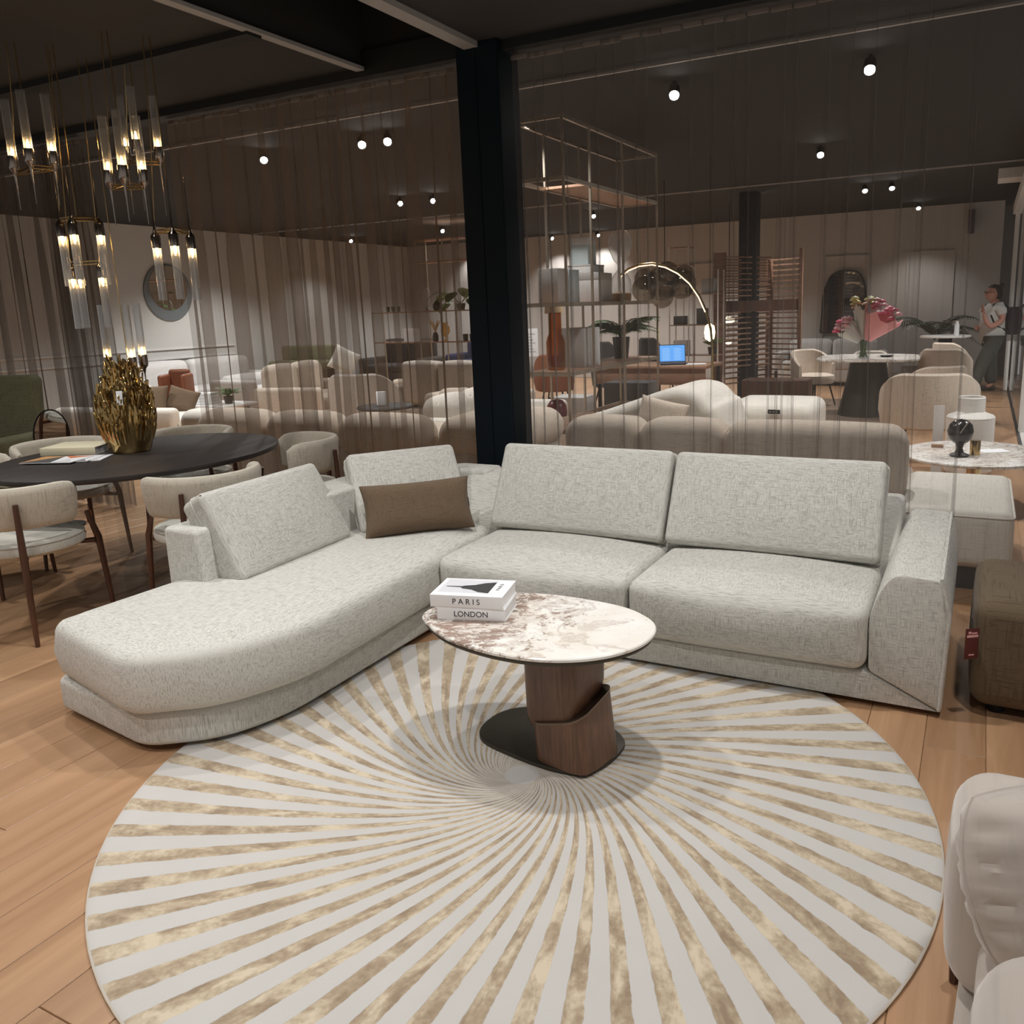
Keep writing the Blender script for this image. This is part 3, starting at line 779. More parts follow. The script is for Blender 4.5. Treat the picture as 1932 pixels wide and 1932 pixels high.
right = Vector((RT.x, RT.y)).normalized(); rr_ = math.atan2(right.y, right.x); PR = rr_ - math.radians(38)
pc = Vector((1.0 * 0.165, -0.02)) - right * .045
slope = lambda X, Y, k, z: z + k * ((X - pc.x) * right.x + (Y - pc.y) * right.y)
tow = Vector((-FW.x, -FW.y)).normalized()
lo_c = lambda k: pc + right * (.020 + k) + tow * .024
plane = lambda X, Y: .196 + .40 * ((X - lo_c(0).x) * right.x + (Y - lo_c(0).y) * right.y)
mb = MB(); mb.rings([ped_ring(pc, .097, .097, PR, lambda X, Y: plane(X, Y) - .02, e=5), ped_ring(pc, .107, .107, PR, lambda X, Y: plane(X, Y) + .03, e=5), ped_ring(pc, .110, .110, PR, lambda X, Y: .412, e=5)])
obj('upper_pedestal', mb, M['walnut'], ct)
mb = MB(); mb.rings([ped_ring(lo_c(.014), .113, .113, PR, lambda X, Y: .014, e=4.5), ped_ring(lo_c(.006), .109, .109, PR, lambda X, Y: .014 + .55 * (plane(X, Y) - .014), e=4.5), ped_ring(lo_c(0), .106, .106, PR, plane, e=4.5)])
lp = obj('lower_pedestal', mb, M['walnut'], ct)
mb = MB(); mb.rings([ped_ring(lo_c(0), k, k, PR, lambda X, Y, z=z: plane(X, Y) + z, e=4.5) for k, z in ((.1065, -.004), (.1075, .001), (.105, .0025), (.103, .001), (.05, .001), (.005, .001))], cap=(False, True))
obj('metal_rim', mb, M['rim_bronze'], lp)


def book(label, cx, cy, z, ang, w, d, t, body, cover, group, spine=None, title=None):
    """closed book; the spine faces local -y, w along the spine"""
    b = thing('book', label, 'book', (cx, cy, z), ang, group)
    mb = MB(); mb.box((-w / 2 + .003, -d / 2 + .004, .003), (w / 2 - .003, d / 2 - .003, t - .003)); obj('pages', mb, M['page'], b, smooth=False)
    mb = MB(); mb.rbox((w, d, .003), .001, 1, (0, 0, .0015)); mb.rbox((w, d, .003), .001, 1, (0, 0, t - .0015)); mb.rbox((w, .005, t), .002, 1, (0, -d / 2 + .001, t / 2))
    obj('cover', mb, cover, b)
    if spine: text('spine_title', spine, t * 0.62, M['ink'], b, (0, -d / 2 - .0018, t / 2), (PI / 2, 0, 0))
    return b


angb = math.atan2(2.306 - 2.242, -1.40 + 1.65)
cB = Vector((-1.552, 2.357))
zt_ = T.z + .4415
b1 = book('white city book lying under the other on the coffee table', cB.x + .012, cB.y + .002, zt_, angb + .03, .245, .172, .045, None, M['paper'], 'white city books on the coffee table', 'LONDON')
b2 = book('white city book with a grey tower picture on top', cB.x, cB.y, zt_ + .0455, angb, .262, .178, .045, None, M['paper'], 'white city books on the coffee table', 'P A R I S')
# cover picture of the upper book: pale sky, dark tower lying along the cover, and the rotated title
mb = MB(); mb.box((-.115, -.06, .0453), (.07, .075, .0456)); obj('cover_picture', mb, plain('picture_sky', (0.66, 0.66, 0.70), 0.5), b2, smooth=False)
mb = MB(); fl = [(-.10, -.004), (-.045, -.008), (-.035, -.02), (.0, -.028), (.03, -.05), (.07, -.058), (.07, .058), (.03, .045), (.0, .022), (-.035, .012), (-.045, .004), (-.10, .002)]
mb.prism(fl, .0457, .0459); obj('cover_tower', mb, plain('picture_tower', (0.045, 0.042, 0.045), 0.6, 0, 0.6, 120), b2, smooth=False)
text('cover_title', 'P A R I S', .018, M['ink'], b2, (.095, 0.01, .0455), (0, 0, PI / 2))

# ------------------------------------------------------------------ dining group
DT = Vector((-4.34, 3.17, 0))
dt = thing('dining_table', 'oval dining table with a dark stained top on clear glass panels', 'table', DT)
el = lambda a, b, n=72: [(a * math.cos(2 * PI * i / n), b * math.sin(2 * PI * i / n)) for i in range(n)]
mb = MB(); mb.prism(el(.70, .815), 0.722, 0.752, 0.012, 2, top_r=0.004); obj('tabletop', mb, M['tabletop_dark'], dt)
for a in (0.35, 0.35 + PI / 2):
    mb = MB(); mb.box((-.30, -.007, 0.0), (.30, .007, .722), Matrix.Rotation(a, 4, 'Z')); obj('glass_panel', mb, M['glass'], dt, smooth=False)
mb = MB(); mb.lathe([(.16, .70), (.16, .722)], 24); obj('hub_plate', mb, M['black_metal'], dt)


def pad_arc(r, a0, a1, z0, z1, th, lean=0.0, n=24, sq=1.0):
    """curved upholstered back: rounded section swept along an arc (open side is local +y)"""
    R = []
    for i in range(n + 1):
        a = a0 + (a1 - a0) * i / n
        e = 1.0
        if i == 0 or i == n: e = 0.55
        h = (z1 - z0) / 2 * (1 - .20 * (max(0, abs(2 * i / n - 1) - .88) / .12) ** 2); ring = []
        for j in range(16):
            t = 2 * PI * j / 16; c, s_ = math.cos(t), math.sin(t)
            q = abs(c) ** (0.8) * (1 if c >= 0 else -1) * th / 2 * e; zz = abs(s_) ** 0.45 * (1 if s_ >= 0 else -1) * h * (0.97 if e < 1 else 1)
            rad = r + q + lean * (zz / h)
            ring.append((rad * math.cos(a), rad * math.sin(a) * sq, (z0 + z1) / 2 + zz - .02 * (max(0, abs(2 * i / n - 1) - .7) / .3) ** 2))
        R.append(ring)
    return MB().rings(R, True, (True, True))


def dining_chair(label, group):
    t = thing('dining_chair', label, 'chair', group=group)
    a0, a1 = math.radians(168), math.radians(372)
    obj('backrest', pad_arc(.255, a0, a1, .555, .765, .06, 0.012), M['boucle'], t)
    mb = MB(); mb.lathe([(.02, .415), (.235, .415), (.255, .43), (.258, .45), (.245, .478), (.20, .488), (.02, .492)], 32); st = obj('seat', mb, M['chair_seat'], t)
    mb = MB(); mb.tube([(.250 * math.cos(2 * PI * i / 32), .250 * math.sin(2 * PI * i / 32), .474) for i in range(32)], .004, 5, closed=True); obj('seat_piping', mb, M['chair_seat'], st)
    for k, (ang, top, rr0) in enumerate(((math.radians(232), .69, .300), (math.radians(308), .69, .300), (math.radians(40), .56, .272), (math.radians(140), .56, .272))):
        ca, sa = math.cos(ang), math.sin(ang)
        mb = MB(); mb.tube([(.335 * ca, .335 * sa, 0), (.308 * ca, .308 * sa, .42), (rr0 * ca, rr0 * sa, top)], [.0105, .017, .012], 8)
        mb.tube([(.29 * ca, .29 * sa, .405), (.16 * ca, .16 * sa, .41)], [.014, .01], 6)
        obj('leg', mb, M['chair_wood'], t)
    return t


CH = 'boucle chairs around the oval dining table'
dc0 = dining_chair('', CH)
spots_ = [(-4.21, 2.38, 'cream tub dining chair nearest the photo left edge, its wooden legs in full view', None, 0.30),
          (-3.53, 2.90, 'cream tub dining chair directly behind the chaise end of the sofa', None, 1.20),
          (-3.83, 3.84, 'cream tub dining chair nearest the black column', None, 2.45),
          (-4.86, 3.93, 'cream tub dining chair tucked in behind the gold coral vase', None, 3.55),
          (-5.26, 3.28, 'cream tub dining chair tucked in behind the books on the table', None, 4.45),
          (-5.12, 2.66, 'cream tub dining chair mostly outside the photo left edge, far side of table', None, 5.2)]
for i, (x, y, lab, _, rz) in enumerate(spots_):
    c = dc0 if i == 0 else copy_tree(dc0)
    c.location = (x, y, 0); c.rotation_euler = (0, 0, rz); c['label'] = lab
# price tags hanging on two of the chairs
def card(name, label, cat, p, w, h, mat, rz, tilt=0.0, lines=(), linemat=None, parent=None):
    mb = MB(); mb.rbox((w, .0015, h), .0007, 1, (0, 0, -h / 2))
    if parent is None:
        o = obj(name, mb, mat); o.location = p; o.rotation_euler = (tilt, 0, rz); tag(o, label, cat)
    else: o = obj(name, mb, mat, parent, p, (tilt, 0, rz))
    st = MB(); st.tube([(0, 0, 0), (0.002, 0.004, .02), (0, .008, .035)], .0012, 5)
    obj('string', st, M['ink'], o)
    if lines:
        lb = MB()
        for (x0, x1, z0, z1) in lines: lb.box(((x0 - .5) * w, -.0013, -z1 * h), ((x1 - .5) * w, -.0008, -z0 * h))
        obj('print', lb, linemat, o, smooth=False)
    return o


p = at(166, 962, .50); card('price_tag', 'orange card tag hanging on the leg of the left-edge dining chair', 'tag', p, .035, .075, M['tag_orange'], 0.5, 0.1)

# gold coral vase
VZ = Vector((-4.49, 3.21, .752))
vase = thing('coral_vase', 'large gold glazed vase shaped like branching coral on the dining table', 'vase', VZ)
mb = MB(); mb.lathe([(.02, 0), (.105, 0), (.118, .02), (.135, .09), (.15, .18), (.148, .27), (.125, .36), (.095, .43), (.04, .47)], 24)
rr = random.Random(4)
for k in range(340):
    z = rr.uniform(.05, .44); a = rr.uniform(0, 2 * PI); t = z / .44
    rad = .13 + .018 * math.sin(t * PI) - .075 * max(0, t - .5) * 2
    l = rr.uniform(.09, .15) * (1 - .1 * t); o0 = Vector((rad * math.cos(a) * .9, rad * math.sin(a) * .9, z))
    out = Vector((math.cos(a), math.sin(a), 0)); lean = .30 * (1 - t) + .05
    p1 = o0 + out * l * lean * .7 + Vector((0, 0, l * .55)); p2 = p1 + out * l * lean * .15 + Vector((rr.uniform(-.012, .012), rr.uniform(-.012, .012), l * .45))
    r0 = rr.uniform(.006, .010)
    mb.tube([o0, p1, p2, p2 + Vector((0, 0, .004))], [r0 * 1.2, r0, r0 * .8, r0 * .35], 7)
obj('body', mb, M['gold'], vase)
card('vase_tag', '', '', (0.105, -.10, .37), .035, .08, M['paper'], 0.55, -0.1, parent=vase)

# book and magazines on the dining table
c = at(150, 858, .76)
book('thick pale yellow-topped book on the dark dining table', -4.80, 3.10, .752, 0.45, .33, .25, .045, None, plain('cream_cover', (0.78, 0.72, 0.52), 0.5), None)
for k, (dx, da, cols) in enumerate(((0, 0.0, ((0.62, .33, .14), (.10, .10, .10), (.75, .75, .76), (.70, .24, .10))), (.05, .12, ((.70, .10, .08), (.8, .8, .8), (.3, .3, .32), (.8, .8, .8))), (.09, .25, ((.8, .8, .8), (.65, .2, .12), (.8, .8, .8), (.2, .2, .2))))):
    z = .752 + .004 * (2 - k)
    o = thing('magazine', ['top magazine of the fanned pile with orange and grey triangles', 'middle magazine of the fanned pile on the dark table', 'bottom magazine of the fanned pile on the dark table'][k], 'magazine', (-4.60 + dx * .6, 2.83 + dx, z), 0.38 + da, 'fanned magazines on the dining table')
    mb = MB(); mb.box((-.15, -.105, 0), (.15, .105, .0035)); obj('pages', mb, M['paper'], o, smooth=False)
    for q, tri in enumerate((((-.15, -.105), (-.02, .105), (-.15, .105)), ((-.15, -.105), (.03, -.105), (-.02, .105)), ((.03, -.105), (.15, -.105), (.06, .03)), ((-.02, .105), (.06, .03), (.15, .105)))):
        pb = MB(); pb.prism(list(tri), .0036, .0040); obj('cover_shape', pb, plain('print_%d_%d' % (k, q), cols[q], 0.4), o, smooth=False)

# ------------------------------------------------------------------ hanging lights of glass tubes above the dining table
def rod_lamp(parent, x, y, z, up, L_tube, L_spike):
    """one glass-tube arm: metal cup with spike, tube and bulb; up=1 tube points up"""
    s = 1 if up else -1
    mb = MB(); mb.lathe([(.002, -s * L_spike), (.0045, -s * L_spike * .5), (.007, -s * .05), (.010, -s * .03), (.0235, -s * .012), (.0255, s * .0), (.0255, s * .055), (.0225, s * .055), (.0225, s * .004), (.004, s * .004)], 14)
    a = obj('lamp_arm', mb, M['smoke_metal'], parent, (x, y, z))
    mb = MB(); mb.lathe([(.0215, s * .03), (.0215, s * L_tube), (.0195, s * L_tube), (.0195, s * .03)], 16, cap=(False, False)); obj('glass_tube', mb, M['tube_glass'], a)
    mb = MB(); mb.lathe([(.002, s * .045), (.007, s * .055), (.0085, s * .07), (.005, s * .088), (.0008, s * .10)], 10); obj('bulb', mb, M['bulb'], a)
    return a


def cluster(label, bx, by, dist, arms, up, Lt=.30, Ls=.2, cable=1.0, seed=0):
    c = dp(bx, by, dist)
    root = thing('pendant_light', label, 'pendant light', c, 0, 'glass-tube hanging lights over the dining table')
    rr = random.Random(seed); ps = []
    for k, (ax, dd) in enumerate(arms):
        q = dp(ax, by, dist + dd) - c; q.z = 0 + rr.uniform(-.01, .01); ps.append(q)
        rod_lamp(root, q.x, q.y, q.z + (.055 if up else -.055) * 0.6, up, Lt, Ls)
    mb = MB()
    for k in range(len(ps)):
        a, b = ps[k], ps[(k + 1) % len(ps)]
        d = (b - a)
        for zo in (.008, -.008): mb.tube([a + Vector((0, 0, zo)), a + d * .5 + Vector((0, 0, zo)), b + Vector((0, 0, zo))], .0035, 6)
    obj('bracket', mb, M['brass'], root)
    mb = MB(); mid = sum(ps, Vector()) / len(ps)
    for k, q in enumerate((mid, ps[0])):
        mb.tube([q, q * .6 + Vector((0, 0, (CEIL - c.z) * .5)), Vector((q.x * .5 + .02 * k, q.y * .5, CEIL - c.z - .001))], .0028, 6)
    obj('cable', mb, M['brass'], root)
    return root


cluster('glass-tube light cluster nearest the photo left edge, tubes upward', 62, 322, 4.45, ((28, .02), (60, -.08), (104, .0)), True, .34, .22, seed=1)
cluster('upper glass-tube light cluster with tubes upward, in front of the curtain edge', 268, 305, 4.75, ((240, .06), (262, -.1), (302, .02)), True, .33, .32, seed=2)
cluster('middle glass-tube light cluster just under the upper one, tubes upward', 240, 352, 4.35, ((209, .0), (236, -.09), (272, .03)), True, .32, .22, seed=3)
cluster('glass-tube light cluster with tubes downward before the dark curtain bundle', 148, 412, 4.55, ((112, .0), (135, -.09), (185, .04)), False, .32, .30, seed=4)
cluster('lower glass-tube light cluster with tubes downward before the dark curtain bundle', 160, 497, 4.7, ((132, .0), (146, .1), (189, .02)), False, .33, .12, seed=5)
cluster('glass-tube light cluster with tubes downward before the round wall mirror', 327, 438, 4.5, ((292, .0), (326, -.09), (358, .02)), False, .33, .32, seed=6)
kl = cluster('lowest glass-tube light cluster rising behind the gold vase, tubes upward', 240, 700, 4.95, ((207, .05), (252, -.02), (273, .08)), True, .36, .115, seed=7)
la_ = [c for c in kl.children if c.name.startswith('lamp_arm')][-1]; p = kl.location + la_.location + Vector((0, -.008, -.115 - .034)); card('price_tag', 'pale blue price tag hanging behind the gold coral vase', 'tag', p, .05, .075, M['tag_blue'], 0.45, 0.0, ((.15, .85, .12, .28), (.2, .8, .4, .46), (.2, .8, .55, .6)), M['navy'])

# ------------------------------------------------------------------ green wing chair and mirror at the left
gc = thing('wing_armchair', 'high-backed olive armchair at the photo left edge', 'armchair', (-6.75, 3.45, 0), math.radians(20))
mb = MB(); mb.rbox((.78, .14, .95), .06, 4, (0, .32, .66)); mb.v = [(x, y + (z - .2) * .10, z) for x, y, z in mb.v]; obj('backrest', mb, M['olive'], gc)
mb = MB(); mb.rbox((.80, .72, .24), .06, 4, (0, 0, .33), (0, 0, .02)); obj('seat', mb, M['olive'], gc)
for s in (-1, 1):
    mb = MB(); mb.rbox((.10, .62, .42), .045, 3, (s * .40, .02, .50)); obj('armrest', mb, M['olive'], gc)
mb = MB(); mb.box((-.34, -.28, 0), (.34, .28, .21)); obj('base', mb, M['black_metal'], gc, smooth=False)
p = dp(62, 716, 6.7); c_ = card('price_tag', 'dark red hang tag on the back of the olive armchair', 'tag', p, .075, .14, M['tag_red'], 0.42, 0.0, ((.15, .85, .12, .2), (.15, .85, .28, .33), (.3, .7, .88, .92)), M['paper'])
mr = thing('oval_mirror', 'small oval table mirror beside the olive armchair', 'mirror', (-6.15, 3.77, 0))
q = (Vector((0, 0, CAMH)) - Vector((-6.15, 3.77, .7))); rzm = math.atan2(q.y, q.x) + PI / 2 + .25
R_ = Matrix.Translation((0, 0, .70)) @ Matrix.Rotation(rzm, 4, 'Z') @ Matrix.Rotation(PI / 2 + .12, 4, 'X')
mb = MB(); mb.prism(el(.115, .19, 40), 0, .006, 0, M=R_); obj('mirror_glass', mb, M['mirror'], mr)
mb = MB(); mb.tube([(R_ @ Vector((.118 * math.cos(2 * PI * i / 40), .193 * math.sin(2 * PI * i / 40), .003))) for i in range(40)], .006, 6, closed=True); obj('rim', mb, M['black_metal'], mr)
mb = MB(); mb.tube([(0, 0, .52), (0, 0, .02)], .012, 8); mb.lathe([(.14, 0), (.14, .012), (.02, .02)], 24); obj('stand', mb, M['black_metal'], mr)

# ------------------------------------------------------------------ right side: brown pouf and taupe velvet sofa corner
pf = thing('pouf', 'dark brown boucle pouf beside the linen sofa armrest', 'pouf', (0.485, 3.46, 0))
mb = MB(); mb.rbox((.90, .62, .40), .06, 4, (0, 0, .235), (.012, .01, .012)); obj('body', mb, M['pouf'], pf)
for sx in (-1, 1):
    for sy in (-1, 1):
        mb = MB(); mb.lathe([(.03, 0), (.03, .045)], 12, (sx * .36, sy * .22, 0)); obj('foot', mb, M['black'], pf)
rt = card('price_tag', 'dark red hang tag on the corner of the brown pouf', 'tag', (0.032, 3.122, .345), .052, .115, M['tag_red'], math.atan2(RT.y, RT.x) + .12, 0.0, ((.2, .42, .10, .17), (.45, .85, .13, .18), (.1, .92, .21, .29), (.3, .7, .84, .88)), M['pink_pale'])

vs = thing('velvet_sofa', 'taupe velvet sofa cut by the bottom right corner of the photo', 'sofa', (0.55, 1.2, 0))
VL = Vector((0.55, 1.2, 0))
def vsb(name, size, c, r, bulge=(0, 0, 0), rot=None, puff=0):
    mb = MB(); mb.rbox(size, r, 4, (0, 0, 0), bulge, puff=puff)
    return obj(name, mb, M['velvet'], vs, Vector(c) - VL, rot or (0, 0, 0))
vsb('base_rail', (1.1, .96, .15), (.575, 1.36, .175), .02, rot=(0, 0, -.06))
vsb('far_arm', (1.05, .30, .34), (.535, 1.60, .41), .07, (.012, .02, .01))
vsb('seat_cushion', (1.0, .36, .18), (.565, 1.34, .325), .05, (.01, .01, .02))
vsb('near_arm', (1.0, .60, .40), (.545, .885, .44), .09, (.01, .02, .015))
for (x, y) in ((.03, 1.80), (1.05, 1.76)):
    mb = MB(); mb.tube([(x, y, 0), (x, y, .10)], [.010, .014], 6); mb.v = [tuple(Vector(p) - VL) for p in mb.v]; obj('leg', mb, M['chair_wood'], vs)
tl_, bl_ = Vector((.022, 1.415, .70)), Vector((.095, 1.275, .43)); rgt = Vector((.88, .47, 0)).normalized() * .56
o, mb, w, h = cushion('velvet_pillow', 'plump taupe velvet pillow on the velvet sofa', 'pillow', bl_, bl_ + rgt, tl_, tl_ + rgt, .13, M['velvet'], puff=.35, bulge=.02, r=.05)
mb, eg = pillow_mesh(w, h, .25, .016, .0, 40, .14)
obj('cover', mb, M['velvet'], o)
sm = MB(); sm.tube(eg, .0035, 6, closed=True); obj('seam_piping', sm, M['velvet'], o)


# ------------------------------------------------------------------ furniture of the hall behind the curtains
def sofa_bg(label, x, y, rz, w, d, h, mat, n=2, seat=.42, arm=.18, name='sofa', cat='sofa', back_th=.22, roll=.08, group=None, arms=True, legs=True, back_puff=.03):
    """sofa facing local -y"""
    t = thing(name, label, cat, (x, y, 0), rz, group)
    mb = MB(); mb.rbox((w, d, seat - .20), .03, 2, (0, 0, .06 + (seat - .20) / 2)); obj('base', mb, mat, t)
    aw = arm if arms else 0; iw = (w - 2 * aw) / n
    for k in range(n):
        cx = -w / 2 + aw + iw * (k + .5)
        mb = MB(); mb.rbox((iw - .012, d - back_th, .17), .05, 3, (cx, -back_th / 2, seat - .07), (0, .01, .025)); obj('seat_cushion', mb, mat, t)
        mb = MB(); mb.rbox((iw - .012, back_th, h - seat + .08), roll, 4, (cx, d / 2 - back_th / 2, (h + seat - .08) / 2), (0, back_puff, .02)); obj('back_cushion', mb, mat, t)
    if arms:
        for s in (-1, 1):
            mb = MB(); mb.rbox((arm, d, seat + .10), .06, 3, (s * (w / 2 - arm / 2), 0, .06 + (seat + .10) / 2)); obj('armrest', mb, mat, t)
    if legs:
        for sx in (-1, 1):
            for sy in (-1, 1):
                mb = MB(); mb.lathe([(.018, 0), (.022, .07)], 10, (sx * (w / 2 - .08), sy * (d / 2 - .08), 0)); obj('foot', mb, M['black_metal'], t)
    return t


def shell_chair(label, x, y, rz, mat, group=None, w=.60, top=.78, seat=.46, legmat=None, wrap=200, name='armchair', leg_h=True, r=None):
    """shell chair whose curved back wraps round the seat (open side local -y)"""
    t = thing(name, label, 'armchair' if name == 'armchair' else 'chair', (x, y, 0), rz, group)
    r = r or w / 2; R = []; n = 28
    for i in range(n + 1):
        a = math.radians(90 - wrap / 2 + wrap * i / n); e = abs(2 * i / n - 1)
        zt = top - (top - seat - .14) * (max(0, e - .35) / .65) ** 1.6; zb = seat - .14
        ring = []
        for (dr, z) in ((0, zb), (.035, zb + .02), (.06, (zb + zt) / 2), (.055, zt - .02), (.03, zt), (.005, zt - .02), (-.005, (zb + zt) / 2), (-.03, zb + .02)):
            ring.append(((r - .05 + dr) * math.cos(a), (r - .05 + dr) * math.sin(a), z))
        R.append(ring)
    obj('shell_back', MB().rings(R, True, (True, True)), mat, t)
    mb = MB(); mb.lathe([(.02, seat - .14), (r - .07, seat - .13), (r - .05, seat - .08), (r - .06, seat - .02), (r - .12, seat), (.02, seat + .01)], 28); obj('seat', mb, mat, t)
    for k in range(4):
        a = math.radians(45 + 90 * k); ca, sa = math.cos(a), math.sin(a)
        mb = MB(); mb.tube([(.9 * r * ca, .9 * r * sa, 0), (.6 * r * ca, .6 * r * sa, seat - .12)], [.009, .014], 7); obj('leg', mb, legmat or M['black_metal'], t)
    return t


def loose_pillow(label, p, w, h, th, mat, rot, name='pillow', group=None):
    o = thing(name, label, 'pillow', p, 0, group, rot=rot)
    mb, eg = pillow_mesh(w, h, th)
    obj('cover', mb, mat, o); sm = MB(); sm.tube(eg, .004, 5, closed=True); obj('seam_piping', sm, mat, o)
    return o


# --- right of the column: taupe channel sofa with its back to the curtain
ts = thing('channel_sofa', 'long greige sofa turned away, directly behind the grey curtain and linen sofa', 'sofa', (-1.38, 5.35, 0))
mb = MB(); mb.rbox((2.06, .95, .34), .05, 3, (0, .02, .25)); obj('base', mb, M['beige'], ts)
for k, (x0, x1) in enumerate(((-1.05, -.52), (-.525, .02), (.015, 1.04))):
    mb = MB(); mb.rbox((x1 - x0 + .012, .34, .45), .11, 5, ((x0 + x1) / 2, -.36, .565), (0, .01, .015)); obj('back_channel', mb, M['beige'], ts)
for k in (-1, 0, 1):
    mb = MB(); mb.rbox((.66, .70, .18), .06, 3, (k * .67, .16, .46), (0, 0, .03)); obj('seat_cushion', mb, M['cream'], ts)
mb = MB(); mb.box((-.95, -.40, 0), (.95, .42, .09)); obj('plinth', mb, M['black'], ts, smooth=False)
# mound-backed cream lounge and the cream sofa with its control panel
lg = thing('lounge_sofa', 'cream lounge sofa with a high rounded hump back behind the greige sofa', 'sofa', (-2.28, 6.36, 0))
prof = [(-.62, .20), (-.64, .50), (-.58, .62), (-.32, .71), (-.08, .79), (.12, .86), (.26, .885), (.40, .86), (.50, .77), (.57, .68), (.58, .20)]
mb = MB(); mb.prism(smooth_poly(prof, 4), -.42, .42, .08, 4, MV); mb.v = [(x, y - 0.0, z) for x, y, z in mb.v]; obj('hump_back', mb, M['cream'], lg)
mb = MB(); mb.rbox((1.2, .84, .22), .04, 2, (-.03, 0, .15)); obj('base', mb, M['cream'], lg)
cp = thing('panel_sofa', 'cream sofa arm with a small dark control panel behind the greige sofa', 'sofa', (-1.56, 7.22, 0))
mb = MB(); mb.rbox((.74, .80, .60), .09, 4, (0, 0, .37), (.01, .01, .01)); obj('body', mb, M['cream'], cp)
mb = MB(); mb.box((-.33, -.36, 0), (.33, .36, .08)); obj('plinth', mb, M['black'], cp, smooth=False)
c = on_v(1460, 777, 6.80) - Vector((-1.56, 7.22, 0))
mb = MB(); mb.rbox((.10, .012, .035), .004, 1, tuple(c)); pnl = obj('control_panel', mb, M['black_metal'], cp)
mb = MB()
for k in range(3): mb.rbox((.016, .004, .010), .002, 1, (c.x - .026 + .024 * k, c.y - .007, c.z))
obj('buttons', mb, M['frame_metal'], pnl)
o = loose_pillow('crumpled beige throw pillow propped against the front of the cream lounge sofa', on_v(1248, 784, 5.83), .36, .24, .11, M['beige'], (1.2, 0.22, .1))

# white ottoman bench, marble side table with lamp and ceramic vases
ot = thing('ottoman_bench', 'white upholstered ottoman behind the sheer curtain right of the greige sofa', 'ottoman', (-.08, 5.12, 0), .0)
mb = MB(); mb.rbox((.56, 1.06, .30), .05, 4, (0, 0, .27), (.01, .01, .012)); obj('body', mb, M['cream'], ot)
mb = MB(); mb.tube([p + (.395,) for p in round_poly([(-.28, -.53), (.28, -.53), (.28, .53), (-.28, .53)], .05, 3)], .005, 5, closed=True); obj('seam_piping', mb, M['cream'], ot)
mb = MB(); mb.box((-.24, -.49, 0), (.24, .49, .12)); obj('plinth', mb, M['black'], ot, smooth=False)
mt = thing('marble_table', 'low oval marble table behind the white ottoman', 'table', (.0, 6.75, 0))
mb = MB(); mb.prism(el(.50, .56, 56), .34, .362, .008, 2); obj('tabletop', mb, M['marble2'], mt)
mb = MB(); mb.lathe([(.26, 0), (.26, .015), (.05, .03), (.05, .30), (.12, .34)], 28); obj('pedestal', mb, M['brass'], mt)
lm = thing('ball_lamp', 'black globe table lamp on the low marble table', 'lamp', (-.10, 6.56, .362))
mb = MB(); mb.lathe([(.01, .09), (.045, .10), (.075, .13), (.088, .18), (.075, .23), (.045, .26), (.005, .27)], 24); obj('globe', mb, plain('gloss_black', (.01, .01, .011), .2), lm)
mb = MB(); mb.lathe([(.06, 0), (.065, .012), (.03, .03), (.02, .06), (.03, .095)], 20); obj('base', mb, M['black_metal'], lm)
mb = MB(); mb.tube([(.0, -.09, .18), (.03, -.085, .23), (.05, -.05, .265)], .004, 6); obj('band', mb, M['frame_metal'], lm)
cn = thing('brass_cup', 'small brass cylinder beside the black globe lamp', 'ornament', (.0, 6.66, .362))
mb = MB(); mb.lathe([(.034, 0), (.036, .10), (.032, .105)], 20); obj('body', mb, M['brass'], cn)
bc = thing('paper_sheet', 'white sheet lying on the marble table behind the lamp', 'paper', (.12, 6.85, .363), .5)
mb = MB(); mb.box((-.10, -.07, 0), (.10, .07, .002)); obj('sheet', mb, M['paper'], bc, smooth=False)
tb = thing('wood_token', 'small brown wooden block with a tag on the marble table', 'ornament', (-.26, 6.92, .362), .1)
mb = MB(); mb.rbox((.085, .05, .022), .004, 1, (0, 0, .011)); obj('block', mb, M['shelf_wood'], tb)
cv_ = thing('ceramic_vase', 'ribbed cream ceramic vase standing on the floor beyond the marble table', 'vase', (-.05, 7.85, 0))
prof = [(.02, 0), (.17, .0), (.185, .02)] + [(.185 + .004 * (k % 2), .02 + .0125 * k) for k in range(1, 38)] + [(.175, .50), (.12, .52), (.105, .53)] + [(.105 + .003 * (k % 2), .53 + .0125 * k) for k in range(1, 10)] + [(.10, .655), (.09, .65), (.09, .54)]
mb = MB(); mb.lathe(prof, 32, cap=(True, False)); obj('body', mb, M['ceramic'], cv_)
pn = thing('sign_panel', 'narrow pale panel standing left of the ribbed ceramic vase', 'sign', (-.28, 7.45, 0), .1)
mb = MB(); mb.box((-.04, -.006, 0.02), (.04, .006, .62)); obj('panel', mb, M['white_box'], pn, smooth=False); mb = MB(); mb.lathe([(.09, 0), (.09, .015), (.02, .025)], 20); obj('foot', mb, M['frame_metal'], pn)

# dining corner at the back right
def bg_chair(label, x, y, rz, mat, **k): return shell_chair(label, x, y, rz, mat, 'tub chairs in the back right dining corner', name='tub_chair', **k)


